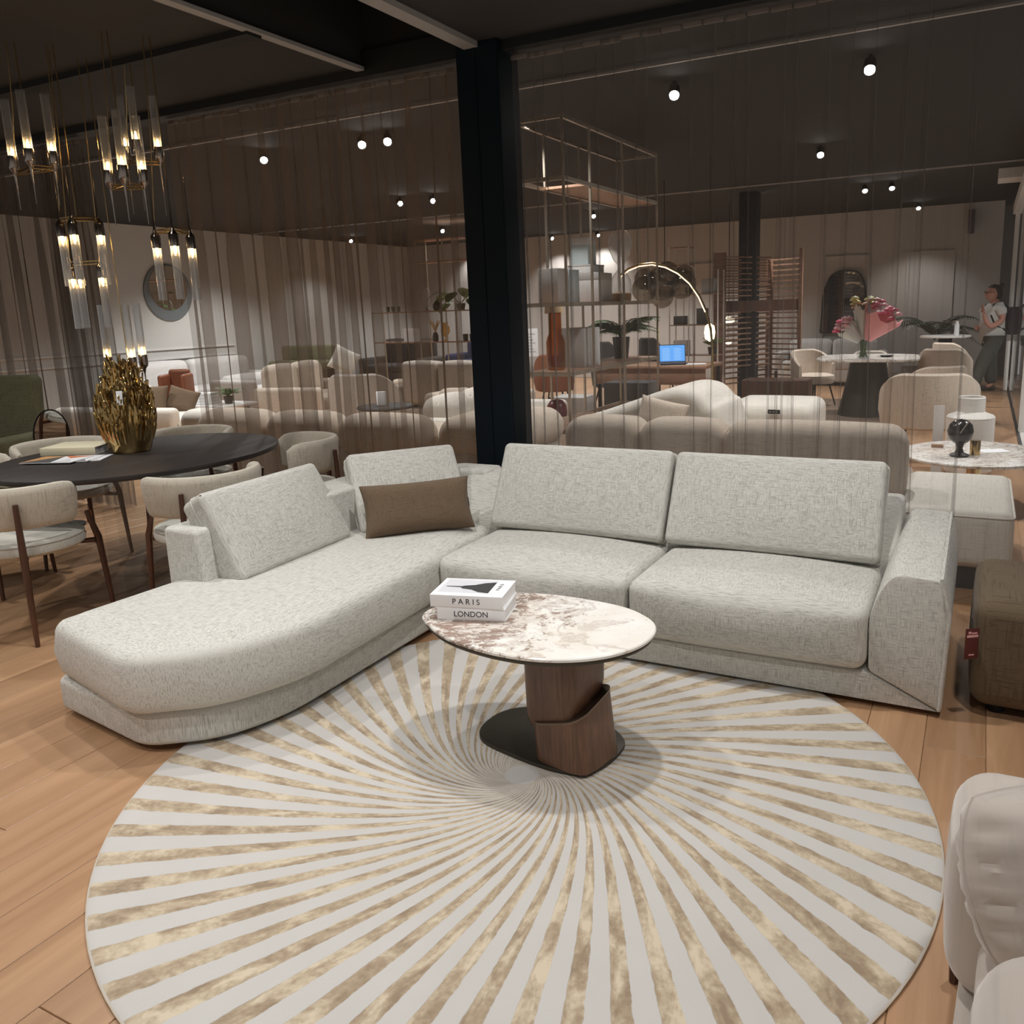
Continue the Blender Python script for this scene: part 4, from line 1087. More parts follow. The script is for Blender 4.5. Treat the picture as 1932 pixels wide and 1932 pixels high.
bg_chair('big beige tub armchair with its back to us behind the ceramic vase', -.42, 8.55, PI + .1, M['beige'], w=.86, top=.82, seat=.44, wrap=190)
bg_chair('beige tub chair with a tall arched back at the right end of the flower table', -.40, 11.60, PI - .2, M['beige'], w=.62, top=.86)
bg_chair('beige tub chair seen over the arched one, beside the flower table', -.45, 10.6, PI + .5, M['beige'], w=.62, top=.72)
bg_chair('greige tub chair at the left end of the flower table', -2.12, 12.35, .9, M['beige'], w=.66, top=.80)
bg_chair('darker tub chair half hidden behind the flower table base', -1.42, 12.85, .2, M['taupe'], w=.56, top=.74)
bg_chair('beige chair facing the white round table by the woman', -.35, 13.4, 2.4, M['beige'], w=.58, top=.84)
ft = thing('flower_table', 'rounded marble dining table carrying the pink bouquet', 'table', (-1.30, 11.45, 0), .05)
mb = MB(); mb.prism(round_poly([(-.62, -.62), (.62, -.62), (.62, .62), (-.62, .62)], .42, 10), .725, .755, .012, 2); obj('tabletop', mb, M['marble2'], ft)
mb = MB(); mb.lathe([(.36, 0), (.355, .02), (.27, .40), (.22, .725)], 36); obj('pedestal', mb, M['bronze'], ft)
rg2 = MB(); rg2.prism(round_poly([(-3.0, 10.4), (-.2, 10.4), (-.2, 13.2), (-3.0, 13.2)], .05), -.004, .012, .004, 1)
tag(obj('flat_rug', rg2, M['carpet']), 'brown flat rug under the flower table', 'rug')
# bouquets
FLW = Vector((-1.33, 11.2, .755))
gv = thing('glass_vase', 'clear glass vase holding the bouquets on the marble dining table', 'vase', FLW)
mb = MB(); mb.lathe([(.075, 0), (.08, .01), (.08, .22), (.076, .22), (.076, .012), (.01, .01)], 20, cap=(True, False)); obj('body', mb, M['glass'], gv)
mb = MB(); rr = random.Random(8)
for k in range(16): mb.tube([(rr.uniform(-.05, .05), rr.uniform(-.05, .05), .012), (rr.uniform(-.05, .05), rr.uniform(-.05, .05), .24)], .006, 5)
obj('stems', mb, M['leaf'], gv)


def bouquet(label, base, tip, r, wrapm, heads, group, seed, fold=0.0):
    b = Vector(base); d = Vector(tip) - b; L_ = d.length; Rm = d.to_track_quat('Z', 'Y').to_matrix().to_4x4(); Rm.translation = b
    t = thing('bouquet', label, 'bouquet', b, 0, group)
    rr = random.Random(seed); R = []
    for k in range(6):
        e = k / 5; R.append([(Rm @ Vector(((.04 + (r - .04) * e) * math.cos(2 * PI * j / 18) * (1 + .12 * e * math.sin(5 * j)), (.04 + (r - .04) * e) * math.sin(2 * PI * j / 18), L_ * (.05 + .60 * e + .14 * e * (j % 3 == 0))))) - b for j in range(18)])
    mb = MB(); mb.rings([[tuple(p) for p in q] for q in R], True, (True, False)); obj('wrapping', mb, wrapm, t)
    for (mat, n, dz) in heads:
        for k in range(n):
            a = rr.uniform(0, 2 * PI); q = r * .88 * math.sqrt(rr.random()); c_ = Rm @ Vector((q * math.cos(a), q * math.sin(a), L_ * (.84 + dz) + rr.uniform(-.05, .05))) - b
            fb = MB()
            for pk in range(7):
                aa = 2 * PI * pk / 7; rad = .044
                fb.rbox((.046, .046, .022), .010, 1, M=Matrix.Translation(c_ + Vector((rad * .6 * math.cos(aa), rad * .6 * math.sin(aa), .004 * (pk % 2)))) @ Matrix.Rotation(aa, 4, 'Z') @ Matrix.Rotation(.5, 4, 'Y'))
            fb.lathe([(.022, -.01), (.027, .010), (.006, .026)], 8, tuple(c_)); obj('flower_head', fb, M[mat], t)
    return t


GB = 'bouquets in the glass vase'
bouquet('bouquet of pink roses in pink wrapping paper leaning right', FLW + Vector((.03, -.02, .20)), FLW + Vector((.30, -.10, .68)), .24, M['pink_paper'], (('pink', 9, .0), ('pink_pale', 6, -.02)), GB, 1)
bouquet('tall bouquet of lime and peach flowers in clear wrapping', FLW + Vector((-.02, .02, .20)), FLW + Vector((-.02, .06, .80)), .15, M['clear_wrap'], (('lime', 9, .03), ('peach', 6, -.06)), GB, 2)
bouquet('small pale pink bouquet in white wrapping leaning left', FLW + Vector((-.04, -.02, .20)), FLW + Vector((-.30, -.10, .47)), .13, M['clear_wrap'], (('pink_pale', 8, .0), ('pink', 3, .0)), GB, 3)
dsh = thing('dark_dish', 'small dark dish beside the glass vase', 'dish', (-1.08, 11.45, .755)); mb = MB(); mb.lathe([(.05, 0), (.09, .018), (.085, .02), (.03, .006)], 20); obj('body', mb, M['black_metal'], dsh)
rt_ = thing('pedestal_table', 'white round pedestal table in front of the palm', 'table', (-.52, 14.4, 0))
mb = MB(); mb.lathe([(.02, .86), (.36, .86), (.365, .875), (.36, .89), (.02, .89)], 32); obj('tabletop', mb, M['white_paint'], rt_)
mb = MB(); mb.lathe([(.26, 0), (.25, .03), (.10, .3), (.10, .86)], 28); obj('pedestal', mb, M['column_paint'], rt_)
lb_ = thing('white_bottle', 'slim white bottle on the round pedestal table', 'bottle', (-.36, 14.2, .89)); mb = MB(); mb.lathe([(.035, 0), (.035, .16), (.02, .19), (.02, .22)], 14); obj('body', mb, M['paper'], lb_)
pk_sofa = sofa_bg('pale pink-grey sofa against the back wall under the arched mirror', -2.45, 15.75, 0, 1.9, .85, .78, M['grey_cloth'], 2)
# arched dark mirror on the back wall
am = thing('arch_mirror', 'dark rounded mirror hanging on the panelled back wall', 'mirror', (-2.36, 16.56, .88))
mb = MB(); sh_ = round_poly([(-.40, 0), (.42, 0), (.40, .7), (.30, 1.12), (-.22, 1.12), (-.36, .75)], [.02, .02, .3, .25, .25, .3], 6)
mb.prism(sh_, -.012, 0, .0, M=MV); obj('mirror_glass', mb, M['mirror_dark'], am)
mb = MB(); mb.tube([(x, -.012, z) for x, z in sh_], .014, 6, closed=True); obj('rim', mb, M['black_metal'], am)
sp_ = thing('speaker', 'slim dark wall speaker high on the back wall', 'speaker', on_v(1833, 418, 16.5)); mb = MB(); mb.rbox((.10, .09, .40), .01, 1); obj('body', mb, plain('speaker_grey', (.10, .075, .085), .6), sp_)
mb = MB(); mb.box((-.02, .04, -.05), (.02, .099, .05)); obj('bracket', mb, M['black_metal'], sp_)

# palm
def frond_plant(name, label, p, n, L_, droop, pot_h, pot_r, leafm, seed, leaflet=.16, spread=.9, group=None, top0=.0):
    t = thing(name, label, 'plant', p, 0, group); rr = random.Random(seed)
    mb = MB(); mb.lathe([(.02, 0), (pot_r * .8, 0), (pot_r, pot_h * .95), (pot_r, pot_h), (pot_r * .88, pot_h), (pot_r * .85, pot_h * .9), (.01, pot_h * .9)], 22, cap=(True, False)); obj('pot', mb, M['pot'], t)
    for k in range(n):
        a = 2 * PI * k / n + rr.uniform(-.3, .3); l = L_ * rr.uniform(.75, 1.1); up = rr.uniform(.55, 1.0); fb = MB(); pts = []
        for i in range(9):
            e = i / 8; pts.append(Vector((math.cos(a) * l * e * spread * (0.4 + .6 * e), math.sin(a) * l * e * spread * (.4 + .6 * e), pot_h + top0 + l * up * e - droop * l * e ** 2.4)))
        fb.tube(pts, [.008 * (1 - .8 * i / 8) + .001 for i in range(9)], 5)
        for i in range(2, 26):
            e = i / 26; j = min(7, int(e * 8)); q = pts[j].lerp(pts[j + 1], e * 8 - j); tdir = (pts[j + 1] - pts[j]).normalized(); side = tdir.cross(Vector((0, 0, 1))).normalized()
            ll = leaflet * (math.sin(PI * min(1, e * 1.05)) * .8 + .25)
            for s in (-1, 1):
                tip = q + side * s * ll * .8 + tdir * ll * .55 - Vector((0, 0, ll * .25)); mid = q.lerp(tip, .45) + Vector((0, 0, .01)); wv = tdir * ll * .07
                fb.add([tuple(q), tuple(mid + wv), tuple(tip), tuple(mid - wv)], [(0, 1, 2, 3)])
        obj('frond', fb, leafm, t)
    return t


frond_plant('potted_palm', 'dark potted palm against the back wall near the woman', (-.72, 15.45, 0), 10, 1.1, .70, .55, .2, M['leaf_dark'], 3, .24, .85, None, .22)

# wooden slat divider
dv = thing('slat_divider', 'brown wooden room divider of horizontal slats on two wings', 'divider', (-3.2, 12.6, 0))
A0, A1, B1 = Vector((-3.42, 12.02, 0)), Vector((-2.92, 13.0, 0)), Vector((-2.42, 12.75, 0))
O_ = Vector((-3.2, 12.6, 0)); HT = 2.18
def bar(a, b, w, h, name, mat=None):
    d = (b - a); L_ = d.length; Mx = Matrix.Translation((a + b) / 2 - O_) @ d.to_track_quat('X', 'Z').to_matrix().to_4x4()
    mb = MB(); mb.box((-L_ / 2, -w / 2, -h / 2), (L_ / 2, w / 2, h / 2), Mx); return obj(name, mb, mat or M['slat_wood'], dv, smooth=False)
for (p, w, hh) in ((A0, .17, HT + .02), (A1, .10, HT - .06), (B1, .05, HT + .06), ((A0 + A1) / 2, .07, HT - .1)):
    mb = MB(); mb.box((p.x - O_.x - w / 2, p.y - O_.y - .03, 0), (p.x - O_.x + w / 2, p.y - O_.y + .03, hh)); obj('post', mb, M['slat_wood'], dv, smooth=False)
Z_ = Vector((0, 0, 1))
for k in range(24):
    z = .32 + k * .0775
    if 1.36 < z < 1.52: continue
    bar(A1 + Z_ * z, B1 + Z_ * z, .02, .022, 'slat'); bar(A0 + Z_ * z, A1 + Z_ * z, .03, .022, 'slat')
    if k % 1 == 0 and z > .5: bar(A0 + Vector((.12, -.05, z + .03)), A1 + Vector((.06, -.25, z + .03)), .015, .02, 'slat')
bar(A0 + Z_ * 1.44, B1 + Vector((-.02, .02, 1.44)), .04, .16, 'cross_rail', M['chair_wood'])
cb_ = thing('dark_console', 'low dark console at the foot of the slat divider', 'console', (-2.52, 11.75, 0)); mb = MB(); mb.rbox((.9, .4, .42), .02, 2, (0, 0, .23)); obj('body', mb, M['chair_wood'], cb_)
mb = MB(); mb.box((-.42, -.18, 0), (.42, .18, .03)); obj('plinth', mb, M['black'], cb_, smooth=False)
for (x, z, nm) in ((1375, 604, 'upper'), (1374, 646, 'lower')):
    p = dp(x, z, 13.6); hl = thing('globe_light', 'glowing oval globe seen through the divider slats, %s of the two' % nm, 'lamp', p, 0, 'glowing globes behind the divider')
    mb = MB(); s = 1 if nm == 'upper' else .55; mb.lathe([(.005, -.055 * s), (.08 * s, -.035 * s), (.10 * s, 0), (.08 * s, .035 * s), (.005, .055 * s)], 18); obj('globe', mb, M['glow'], hl)
    mb = MB(); mb.tube([(0, 0, .05), (0, 0, CEIL2 - p.z - .002)], .004, 5); obj('cable', mb, M['black_metal'], hl)

# ------------------------------------------------------------------ metal shelving near the column with its objects
sx0, sx1 = -3.40, -2.98; vv = (6.10, 6.60, 7.30, 8.20)
SO = Vector((-3.19, 7.1, 0)); su = thing('metal_shelf', 'tall open champagne-metal shelving unit right of the black column', 'shelf', SO)
ST = 2.95
for u in (sx0, sx1):
    for v in vv:
        mb = MB(); mb.box((u - .009 - SO.x, v - .009 - SO.y, 0), (u + .009 - SO.x, v + .009 - SO.y, ST)); obj('post', mb, M['frame_metal'], su, smooth=False)
for z, board in ((ST, False), (2.50, 2), (1.535, True), (0.975, True), (.50, 1)):
    for u in (sx0, sx1):
        mb = MB(); mb.box((u - .012 - SO.x, vv[0] - SO.y, z - .02), (u + .012 - SO.x, vv[-1] - SO.y, z + .01)); obj('rail', mb, M['frame_metal'], su, smooth=False)
    for v in (vv[0], vv[-1]):
        mb = MB(); mb.box((sx0 - SO.x, v - .01 - SO.y, z - .02), (sx1 - SO.x, v + .01 - SO.y, z + .01)); obj('cross_bar', mb, M['frame_metal'], su, smooth=False)
    if board:
        a, b = (vv[0], vv[-1]) if board is True else ((vv[1], vv[-1]) if board == 2 else (vv[0], vv[2]))
        mb = MB(); mb.box((sx0 + .012 - SO.x, a - SO.y, z - .008), (sx1 - .012 - SO.x, b - SO.y, z + .012)); obj('shelf_board', mb, M['shelf_wood'], su, smooth=False)
S3, S2, S1 = 1.547, .987, .512
def box_thing(name, label, cat, p, size, mat, rz=0.0, group=None, lid=None):
    t = thing(name, label, cat, p, rz, group); mb = MB(); mb.rbox(size, .004, 1, (0, 0, size[2] / 2)); obj('body', mb, mat, t)
    if lid:
        mb = MB(); mb.rbox((size[0] + .004, size[1] + .004, size[2] * .25), .003, 1, (0, 0, size[2] * .87)); obj('lid', mb, lid, t)
    return t


box_thing('storage_box', 'tall grey box on the eye-level shelf nearest the black column', 'box', (-3.26, 6.44, S3), (.16, .20, .24), M['grey_box'])
box_thing('white_book', 'upright white book with a pale blue edge beside the tall grey box', 'book', (-3.17, 6.61, S3), (.03, .17, .235), M['blue_spine'])
box_thing('storage_box', 'wide white box at the bottom of the stack of three on the eye-level shelf', 'box', (-3.25, 7.11, S3), (.28, .34, .22), M['white_box'], .1, 'stacked white boxes', M['grey_box'])
box_thing('storage_box', 'middle box of the three stacked on the eye-level shelf', 'box', (-3.26, 7.09, S3 + .222), (.20, .24, .06), M['white_box'], .0, 'stacked white boxes', M['grey_box'])
box_thing('storage_box', 'tall narrow box on top of the stack of three', 'box', (-3.27, 7.06, S3 + .284), (.15, .15, .20), M['blue_spine'], .0, 'stacked white boxes', M['white_box'])
hg = thing('hourglass', 'tall glass hourglass with orange sand on the eye-level shelf', 'hourglass', (-3.21, 7.79, S3))
mb = MB(); pr = [(.085, 0), (.088, .02), (.092, .10), (.085, .17), (.06, .22), (.02, .265), (.013, .28), (.02, .295), (.06, .34), (.092, .42), (.10, .48), (.085, .545), (.05, .575), (.002, .585)]
mb.lathe(pr, 24); obj('glass_body', mb, M['tube_glass'], hg)
mb = MB(); mb.lathe([(.002, .004), (.082, .004), (.085, .02), (.088, .065), (.02, .08), (.002, .082)], 24); obj('sand', mb, M['sand'], hg)
av = thing('amber_vase', 'tall amber glass bottle vase on the desk-height shelf by the column', 'vase', (-3.23, 6.37, S2))
mb = MB(); mb.lathe([(.05, 0), (.066, .01), (.07, .05), (.07, .20), (.06, .235), (.048, .26), (.046, .41), (.042, .41), (.044, .26), (.066, .2), (.064, .02)], 24, cap=(True, False)); obj('body', mb, M['amber'], av)
for k, (v, w, m_, lab) in enumerate(((5.66, .11, 'grey_box', 'thick grey book upright on the desk-height shelf'), (5.78, .05, 'white_box', 'pale blue and white book upright beside the grey one'), (5.86, .04, 'paper', 'white upright book at the far end of the row'))):
    box_thing('upright_book', lab, 'book', (-3.2, v * 1.18, S2), (.22, w * 1.15, .29), M[m_], 0, 'upright books on the desk-height shelf')
frond_plant('potted_fern', 'green fern in a tall dark pot at the far end of the metal shelf', (-3.25, 7.87, S2), 26, .36, .55, .18, .075, M['leaf'], 5, .12, .95)
rl = thing('mushroom_lamp', 'dark red dome lamp on the lowest board of the metal shelf', 'lamp', (-3.23, 6.35, S1))
mb = MB(); mb.lathe([(.075, .07), (.078, .10), (.07, .15), (.045, .185), (.004, .197)], 22); obj('dome', mb, M['red_gloss'], rl)
mb = MB(); mb.lathe([(.055, 0), (.05, .012), (.015, .02), (.015, .075)], 18); obj('base', mb, M['red_gloss'], rl)

for o_ in [o for o in COL.objects if o.parent is None and o.get('category') and -3.5 < o.location.x < -2.9 and 6.2 < o.location.y < 8.1 and .4 < o.location.z < 2.4]:
    o_.scale = (1.17, 1.17, 1.17)
for o_ in [o for o in COL.objects if o.name.startswith('storage_box')][2:4]:
    o_.location.z = S3 + ((o_.location.z - S3) * 1.17)
# ------------------------------------------------------------------ desk group, arc lamp and second shelving behind the divider
dk = thing('desk', 'brown desk with a laptop on it, seen between the shelf posts', 'desk', (-3.75, 10.35, 0), .0)
mb = MB(); mb.rbox((1.5, .75, .04), .006, 1, (0, 0, .73)); obj('desktop', mb, M['shelf_wood'], dk)
mb = MB(); mb.rbox((1.46, .03, .20), .004, 1, (0, -.34, .61)); obj('modesty_panel', mb, M['slat_wood'], dk)
for sx in (-1, 1):
    for sy in (-1, 1):
        mb = MB(); mb.box((sx * .70 - .02, sy * .33 - .02, 0), (sx * .70 + .02, sy * .33 + .02, .71)); obj('leg', mb, M['black_metal'], dk, smooth=False)
lt = thing('laptop', 'open laptop with a bright blue screen on the brown desk', 'laptop', (-3.50, 10.20, .75), math.radians(24))
mb = MB(); mb.rbox((.34, .24, .016), .004, 1, (0, 0, .008)); obj('keyboard_base', mb, M['black_metal'], lt)
mb = MB(); mb.box((-.14, -.05, .0165), (.14, .07, .018)); obj('keys', mb, M['ink'], lt, smooth=False)
Ml = Matrix.Translation((0, .12, .02)) @ Matrix.Rotation(math.radians(-14), 4, 'X')
mb = MB(); mb.box((-.17, -.004, 0), (.17, .004, .23), Ml); lid = obj('lid', mb, M['ink'], lt, smooth=False)
mb = MB(); mb.box((-.16, -.0055, .012), (.16, -.0045, .22), Ml); obj('screen', mb, M['screen'], lid, smooth=False)
mb = MB()
for k in range(9):
    for (x0, x1) in ((-.13, -.03), (.02, .10 + .02 * (k % 2))): mb.box((x0, -.0065, .03 + k * .018), (x1, -.006, .036 + k * .018), Ml)
obj('screen_rows', mb, emit('screen_rows', (.35, .6, .95), 1.2), lid, smooth=False)
box_thing('note_card', 'small pink standing card left of the laptop on the desk', 'card', (-4.25, 10.45, .75), (.10, .02, .13), M['pink_pale'], .3)
box_thing('paper_pile', 'small pile of loose papers right of the laptop', 'paper', (-3.22, 10.25, .75), (.26, .2, .008), M['paper'], .4)
for k, (px, py, lab, c) in enumerate(((1012, 655, 'red shell armchair left of the amber vase', 'rust'), (1190, 628, 'black high-backed office chair left of the laptop', 'dark_cloth'), (1255, 627, 'dark purple-brown chair behind the laptop', 'dark_cloth'))):
    p = at(px, py, .95); q = dp(px, py, (p - Vector((0, 0, CAMH))).dot(FW)); t = shell_chair(lab, (-5.55, -4.95, -4.45)[k], (10.9, 11.6, 12.3)[k], PI + (.2, -.2, -.4)[k], M[c], w=.62, top=(.86, 1.0, 1.02)[k], wrap=150)
# arc floor lamp
AL = Vector((-2.95, 9.3, 0)); al = thing('arc_lamp', 'half-ring brass floor lamp with a glowing edge behind the metal shelf', 'floor lamp', AL)
pts = [dp(x, y, 9.0) for x, y in ((1170, 520), (1185, 508), (1205, 500), (1230, 497), (1256, 502), (1280, 514), (1302, 533), (1320, 559), (1333, 588), (1341, 622), (1344, 655))]
bot = Vector((pts[-1].x, pts[-1].y, 0))
mb = MB(); mb.tube([p - AL for p in pts] + [Vector((pts[-1].x, pts[-1].y, .03)) - AL], .013, 8); obj('arc', mb, M['brass'], al)
ctr = dp(1235, 620, 9.0); mb = MB(); mb.tube([p + (ctr - p).normalized() * .014 - AL for p in pts[:-2]], .007, 6); obj('light_strip', mb, M['led'], al)
mb = MB(); mb.lathe([(.16, 0), (.16, .02), (.02, .03)], 24, tuple(bot - AL)); obj('base', mb, M['black_metal'], al)
p = dp(1339, 627, 9.2); gl = thing('globe_light', 'small glowing globe left of the wooden divider', 'lamp', p)
mb = MB(); mb.lathe([(.004, -.10), (.05, -.07), (.06, 0), (.05, .07), (.004, .10)], 16); obj('globe', mb, M['glow'], gl); mb = MB(); mb.tube([(0, 0, .09), (0, 0, CEIL2 - p.z - .002)], .003, 5); obj('cable', mb, M['black_metal'], gl)
# smoked cluster of glass bubbles hanging behind the arc lamp
cg = thing('bubble_light', 'cluster of smoked glass bubbles hanging behind the arc lamp', 'pendant light', dp(1252, 540, 10.7))
for k, (dx, dz, r) in enumerate(((-.26, -.03, .17), (-.04, .04, .22), (.20, .02, .19), (-.02, -.13, .15), (-.28, .10, .14), (.24, .13, .13), (.05, .16, .15))):
    mb = MB(); mb.lathe([(r * math.sin(PI * i / 10) + .001, -r * math.cos(PI * i / 10)) for i in range(11)], 18, (dx, .06 * (k % 3), dz)); obj('glass_bubble', mb, M['smoke'], cg)
mb = MB(); mb.tube([(0, .05, .2), (0, .05, CEIL2 - cg.location.z - .002)], .006, 6); mb.tube([(-.28, .05, .1), (0, .05, .25), (.24, .05, .1)], .008, 6); obj('stem', mb, M['black_metal'], cg)
# slim display shelving left of the divider
s2 = thing('display_shelf', 'slim pale metal display shelf between the arc lamp and the divider', 'shelf', (-3.55, 11.55, 0))
for x in (-.42, -.14, .28):
    for y in (-.14, .14):
        mb = MB(); mb.box((x - .008, y - .008, 0), (x + .008, y + .008, 2.28 if x < .2 else 1.95)); obj('post', mb, M['white_paint'], s2, smooth=False)
for z, x1 in ((2.26, -.14), (2.02, -.14), (1.62, .28), (1.20, .28), (.78, .28)):
    mb = MB(); mb.box((-.42, -.14, z), (x1, .14, z + .015)); obj('shelf_board', mb, M['shelf_wood'], s2, smooth=False)
for (x, z, lab, w, h, m_) in ((-.30, 1.215, 'dark square basket on the slim display shelf', .16, .12, 'pot'), (.02, 1.215, 'dark tall box on the slim display shelf', .13, .22, 'pot'), (.12, 1.635, 'grey box on the top board of the slim display shelf', .18, .2, 'grey_box'), (-.28, .795, 'stack of white boxes on the low board of the display shelf', .2, .2, 'white_box')):
    box_thing('display_box', lab, 'box', (-3.55 + x, 11.55, z), (w, .16, h), M[m_])
vv_ = thing('round_vase', 'small black round vase on the slim display shelf', 'vase', (-3.72, 11.55, 1.635)); mb = MB(); mb.lathe([(.03, 0), (.06, .03), (.065, .07), (.04, .11), (.02, .13), (.025, .15)], 18); obj('body', mb, M['ink'], vv_)
frond_plant('grass_plant', 'light green bushy plant in a pot behind the divider post', (-3.38, 11.55, .795), 20, .22, .25, .10, .07, M['leaf_light'], 9, .07, .8)
wl = thing('floor_lamp', 'floor lamp with a linen shade just right of the black column', 'floor lamp', (-6.4, 12.6, 0))
mb = MB(); mb.lathe([(.16, 1.42), (.13, 1.70)], 24, cap=(False, False)); obj('lamp_shade', mb, M['shade'], wl)
mb = MB(); mb.lathe([(.15, 1.425), (.001, 1.425)], 20, cap=(False, False)); obj('light_disc', mb, M['glow'], wl)
mb = MB(); mb.tube([(0, 0, .02), (0, 0, 1.66)], .010, 8); mb.lathe([(.14, 0), (.14, .02), (.02, .03)], 20); obj('stand', mb, M['black_metal'], wl)
sg = thing('info_sign', 'white information sheet on a stand left of the amber vase', 'sign', (-5.6, 10.2, 0), .5)
mb = MB(); mb.box((-.14, -.004, .86), (.14, .004, 1.24)); sb_ = obj('sheet', mb, M['paper'], sg, smooth=False)
mb = MB()
for k in range(7): mb.box((-.10, -.0055, .92 + k * .04), (.10 - .03 * (k % 3), -.0045, .93 + k * .04))
obj('print_lines', mb, M['grey_box'], sb_, smooth=False)
mb = MB(); mb.tube([(0, .01, .02), (0, .01, 1.0)], .008, 6); mb.lathe([(.12, 0), (.12, .012), (.02, .02)], 18); obj('stand', mb, M['black_metal'], sg)
sofa_bg('rolled-arm greige sofa seen through the lower shelf bays', -4.15, 6.85, PI / 2 + .1, 1.7, .9, .74, M['cream'], 2, roll=.11)
box_thing('side_cube', 'dark grey cube side table behind the cream lounge sofa', 'side table', (-4.45, 9.2, 0), (.42, .42, .44), M['grey_box'], .1)
box_thing('speaker_cabinet', 'black cabinet under the desk area beside the cream hump sofa', 'cabinet', (-3.7, 9.25, 0), (.55, .4, .62), M['dark_cloth'], .05)

# ------------------------------------------------------------------ left part of the hall
lr = sofa_bg('long light grey sofa along the left wall under the round mirror', -11.55, 9.75, -PI / 2 + PI, 3.0, 1.0, .86, M['grey_cloth'], 2, roll=.10)
lr.rotation_euler = (0, 0, PI / 2)
sofa_bg('light grey daybed section in front of the wall sofa', -10.3, 9.9, PI / 2, 1.5, .9, .62, M['grey_cloth'], 1, roll=.10)
rm = thing('round_mirror', 'large round mirror with a ribbed grey rim on the left wall', 'mirror', (-12.29, 9.87, 1.98))
Mr = Matrix.Rotation(PI / 2, 4, 'Y')
mb = MB(); mb.prism(el(.47, .47, 48), -.01, .012, 0, M=Mr); obj('ribbed_rim', mb, plain('rim_grey', (.20, .22, .23), .4, .3, .4, 60), rm)
mb = MB(); mb.prism(el(.37, .37, 40), .012, .016, 0, M=Matrix.Translation((0, .0, .07)) @ Mr); obj('mirror_glass', mb, M['mirror'], rm)
rc = thing('rust_armchair', 'rust leather lounge chair seen from its side beyond the table', 'armchair', (-9.9, 7.9, 0), .55)
rc.scale = (.62, .62, .95)
for s in (-1, 1):
    mb = MB(); mb.rbox((.10, .62, .62), .045, 3, (s * .24, 0, .52)); obj('side_shell', mb, M['rust'], rc)
mb = MB(); mb.rbox((.46, .14, .62), .05, 3, (0, .27, .58)); obj('backrest', mb, M['rust'], rc)
mb = MB(); mb.rbox((.42, .5, .14), .04, 3, (0, -.02, .42)); obj('seat', mb, M['rust'], rc)
for sx in (-1, 1):
    for sy in (-1, 1):
        mb = MB(); mb.tube([(sx * .2, sy * .24, 0), (sx * .18, sy * .2, .36)], .012, 6); obj('leg', mb, M['black_metal'], rc)
ls = thing('low_sofa', 'low white upholstered sofa behind the dining table and gold vase', 'sofa', (-8.75, 6.5, 0), .15)
mb = MB(); mb.rbox((1.7, .95, .38), .05, 3, (0, 0, .25), (0, 0, .01)); obj('body', mb, M['cream'], ls)
mb = MB(); mb.rbox((1.7, .16, .30), .06, 3, (0, -.42, .42)); obj('low_back', mb, M['cream'], ls)
mb = MB(); mb.box((-.8, -.42, 0), (.8, .42, .06)); obj('plinth', mb, M['black'], ls, smooth=False)
loose_pillow('upright brown pillow on the low white sofa right of the gold vase', (-8.75, 6.62, .60), .40, .33, .12, M['brown_cloth'], (1.25, 0, .25), group='brown pillows on the low white sofa')
loose_pillow('second brown pillow tilted behind the upright one on the low white sofa', (-8.52, 6.85, .57), .34, .30, .11, M['brown_cloth'], (1.15, .35, .7), group='brown pillows on the low white sofa')
wt = thing('low_table', 'low white table with books and a fern by the curtain edge', 'table', (-8.9, 7.75, 0)); mb = MB(); mb.rbox((.7, .6, .05), .02, 2, (0, 0, .40)); obj('tabletop', mb, M['white_paint'], wt); mb = MB(); mb.box((-.25, -.2, 0), (.25, .2, .376)); obj('base', mb, M['white_paint'], wt, smooth=False)
for k in range(4): box_thing('stacked_book', ['lowest', 'second', 'third', 'topmost'][k] + ' white book of the stack by the fern', 'book', (-9.05, 7.65, .425 + k * .037), (.30 - .02 * k, .22, .035), M['paper'], .1 * k, 'white books by the fern')
frond_plant('small_fern', 'small bright green fern on the low white table', (-8.72, 7.72, .425), 16, .22, .5, .10, .06, M['leaf'], 12, .07, 1.0)
# big curved sofa right behind the brown curtain
cs = thing('rolled_sofa', 'long greige sofa with rolled back behind the brown curtain, its back to us', 'sofa', (-4.75, 5.35, 0))
mb = MB(); mb.rbox((2.35, .95, .40), .06, 3, (0, .05, .28)); obj('base', mb, M['taupe'], cs)
for k, (x0, x1) in enumerate(((-1.20, -.42), (-.41, .33), (.34, 1.16))):
    mb = MB(); mb.rbox((x1 - x0, .36, .30), .145, 5, ((x0 + x1) / 2, -.34, .60), (.0, .01, .02)); obj('back_roll', mb, M['beige'], cs)
    mb = MB(); mb.rbox((x1 - x0 - .02, .66, .16), .05, 3, ((x0 + x1) / 2, .18, .50), (0, 0, .02)); obj('seat_cushion', mb, M['beige'], cs)
mb = MB(); mb.box((-1.1, -.38, 0), (1.1, .45, .09)); obj('plinth', mb, M['black'], cs, smooth=False)
c2 = thing('round_sofa_end', 'rounded greige sofa end just left of the black column', 'sofa', (-3.22, 5.42, 0))
mb = MB(); mb.rbox((.66, .9, .42), .12, 4, (0, 0, .30)); obj('base', mb, M['taupe'], c2); mb = MB(); mb.rbox((.68, .92, .28), .135, 5, (0, 0, .60), (0, 0, .03)); obj('back_roll', mb, M['beige'], c2)
mb = MB(); mb.lathe([(.25, 0), (.25, .10)], 24); obj('plinth', mb, M['black'], c2)
c3 = thing('rolled_sofa', 'pale sofa end behind the brown curtain beside the low white sofa', 'sofa', (-6.35, 5.75, 0), .12)
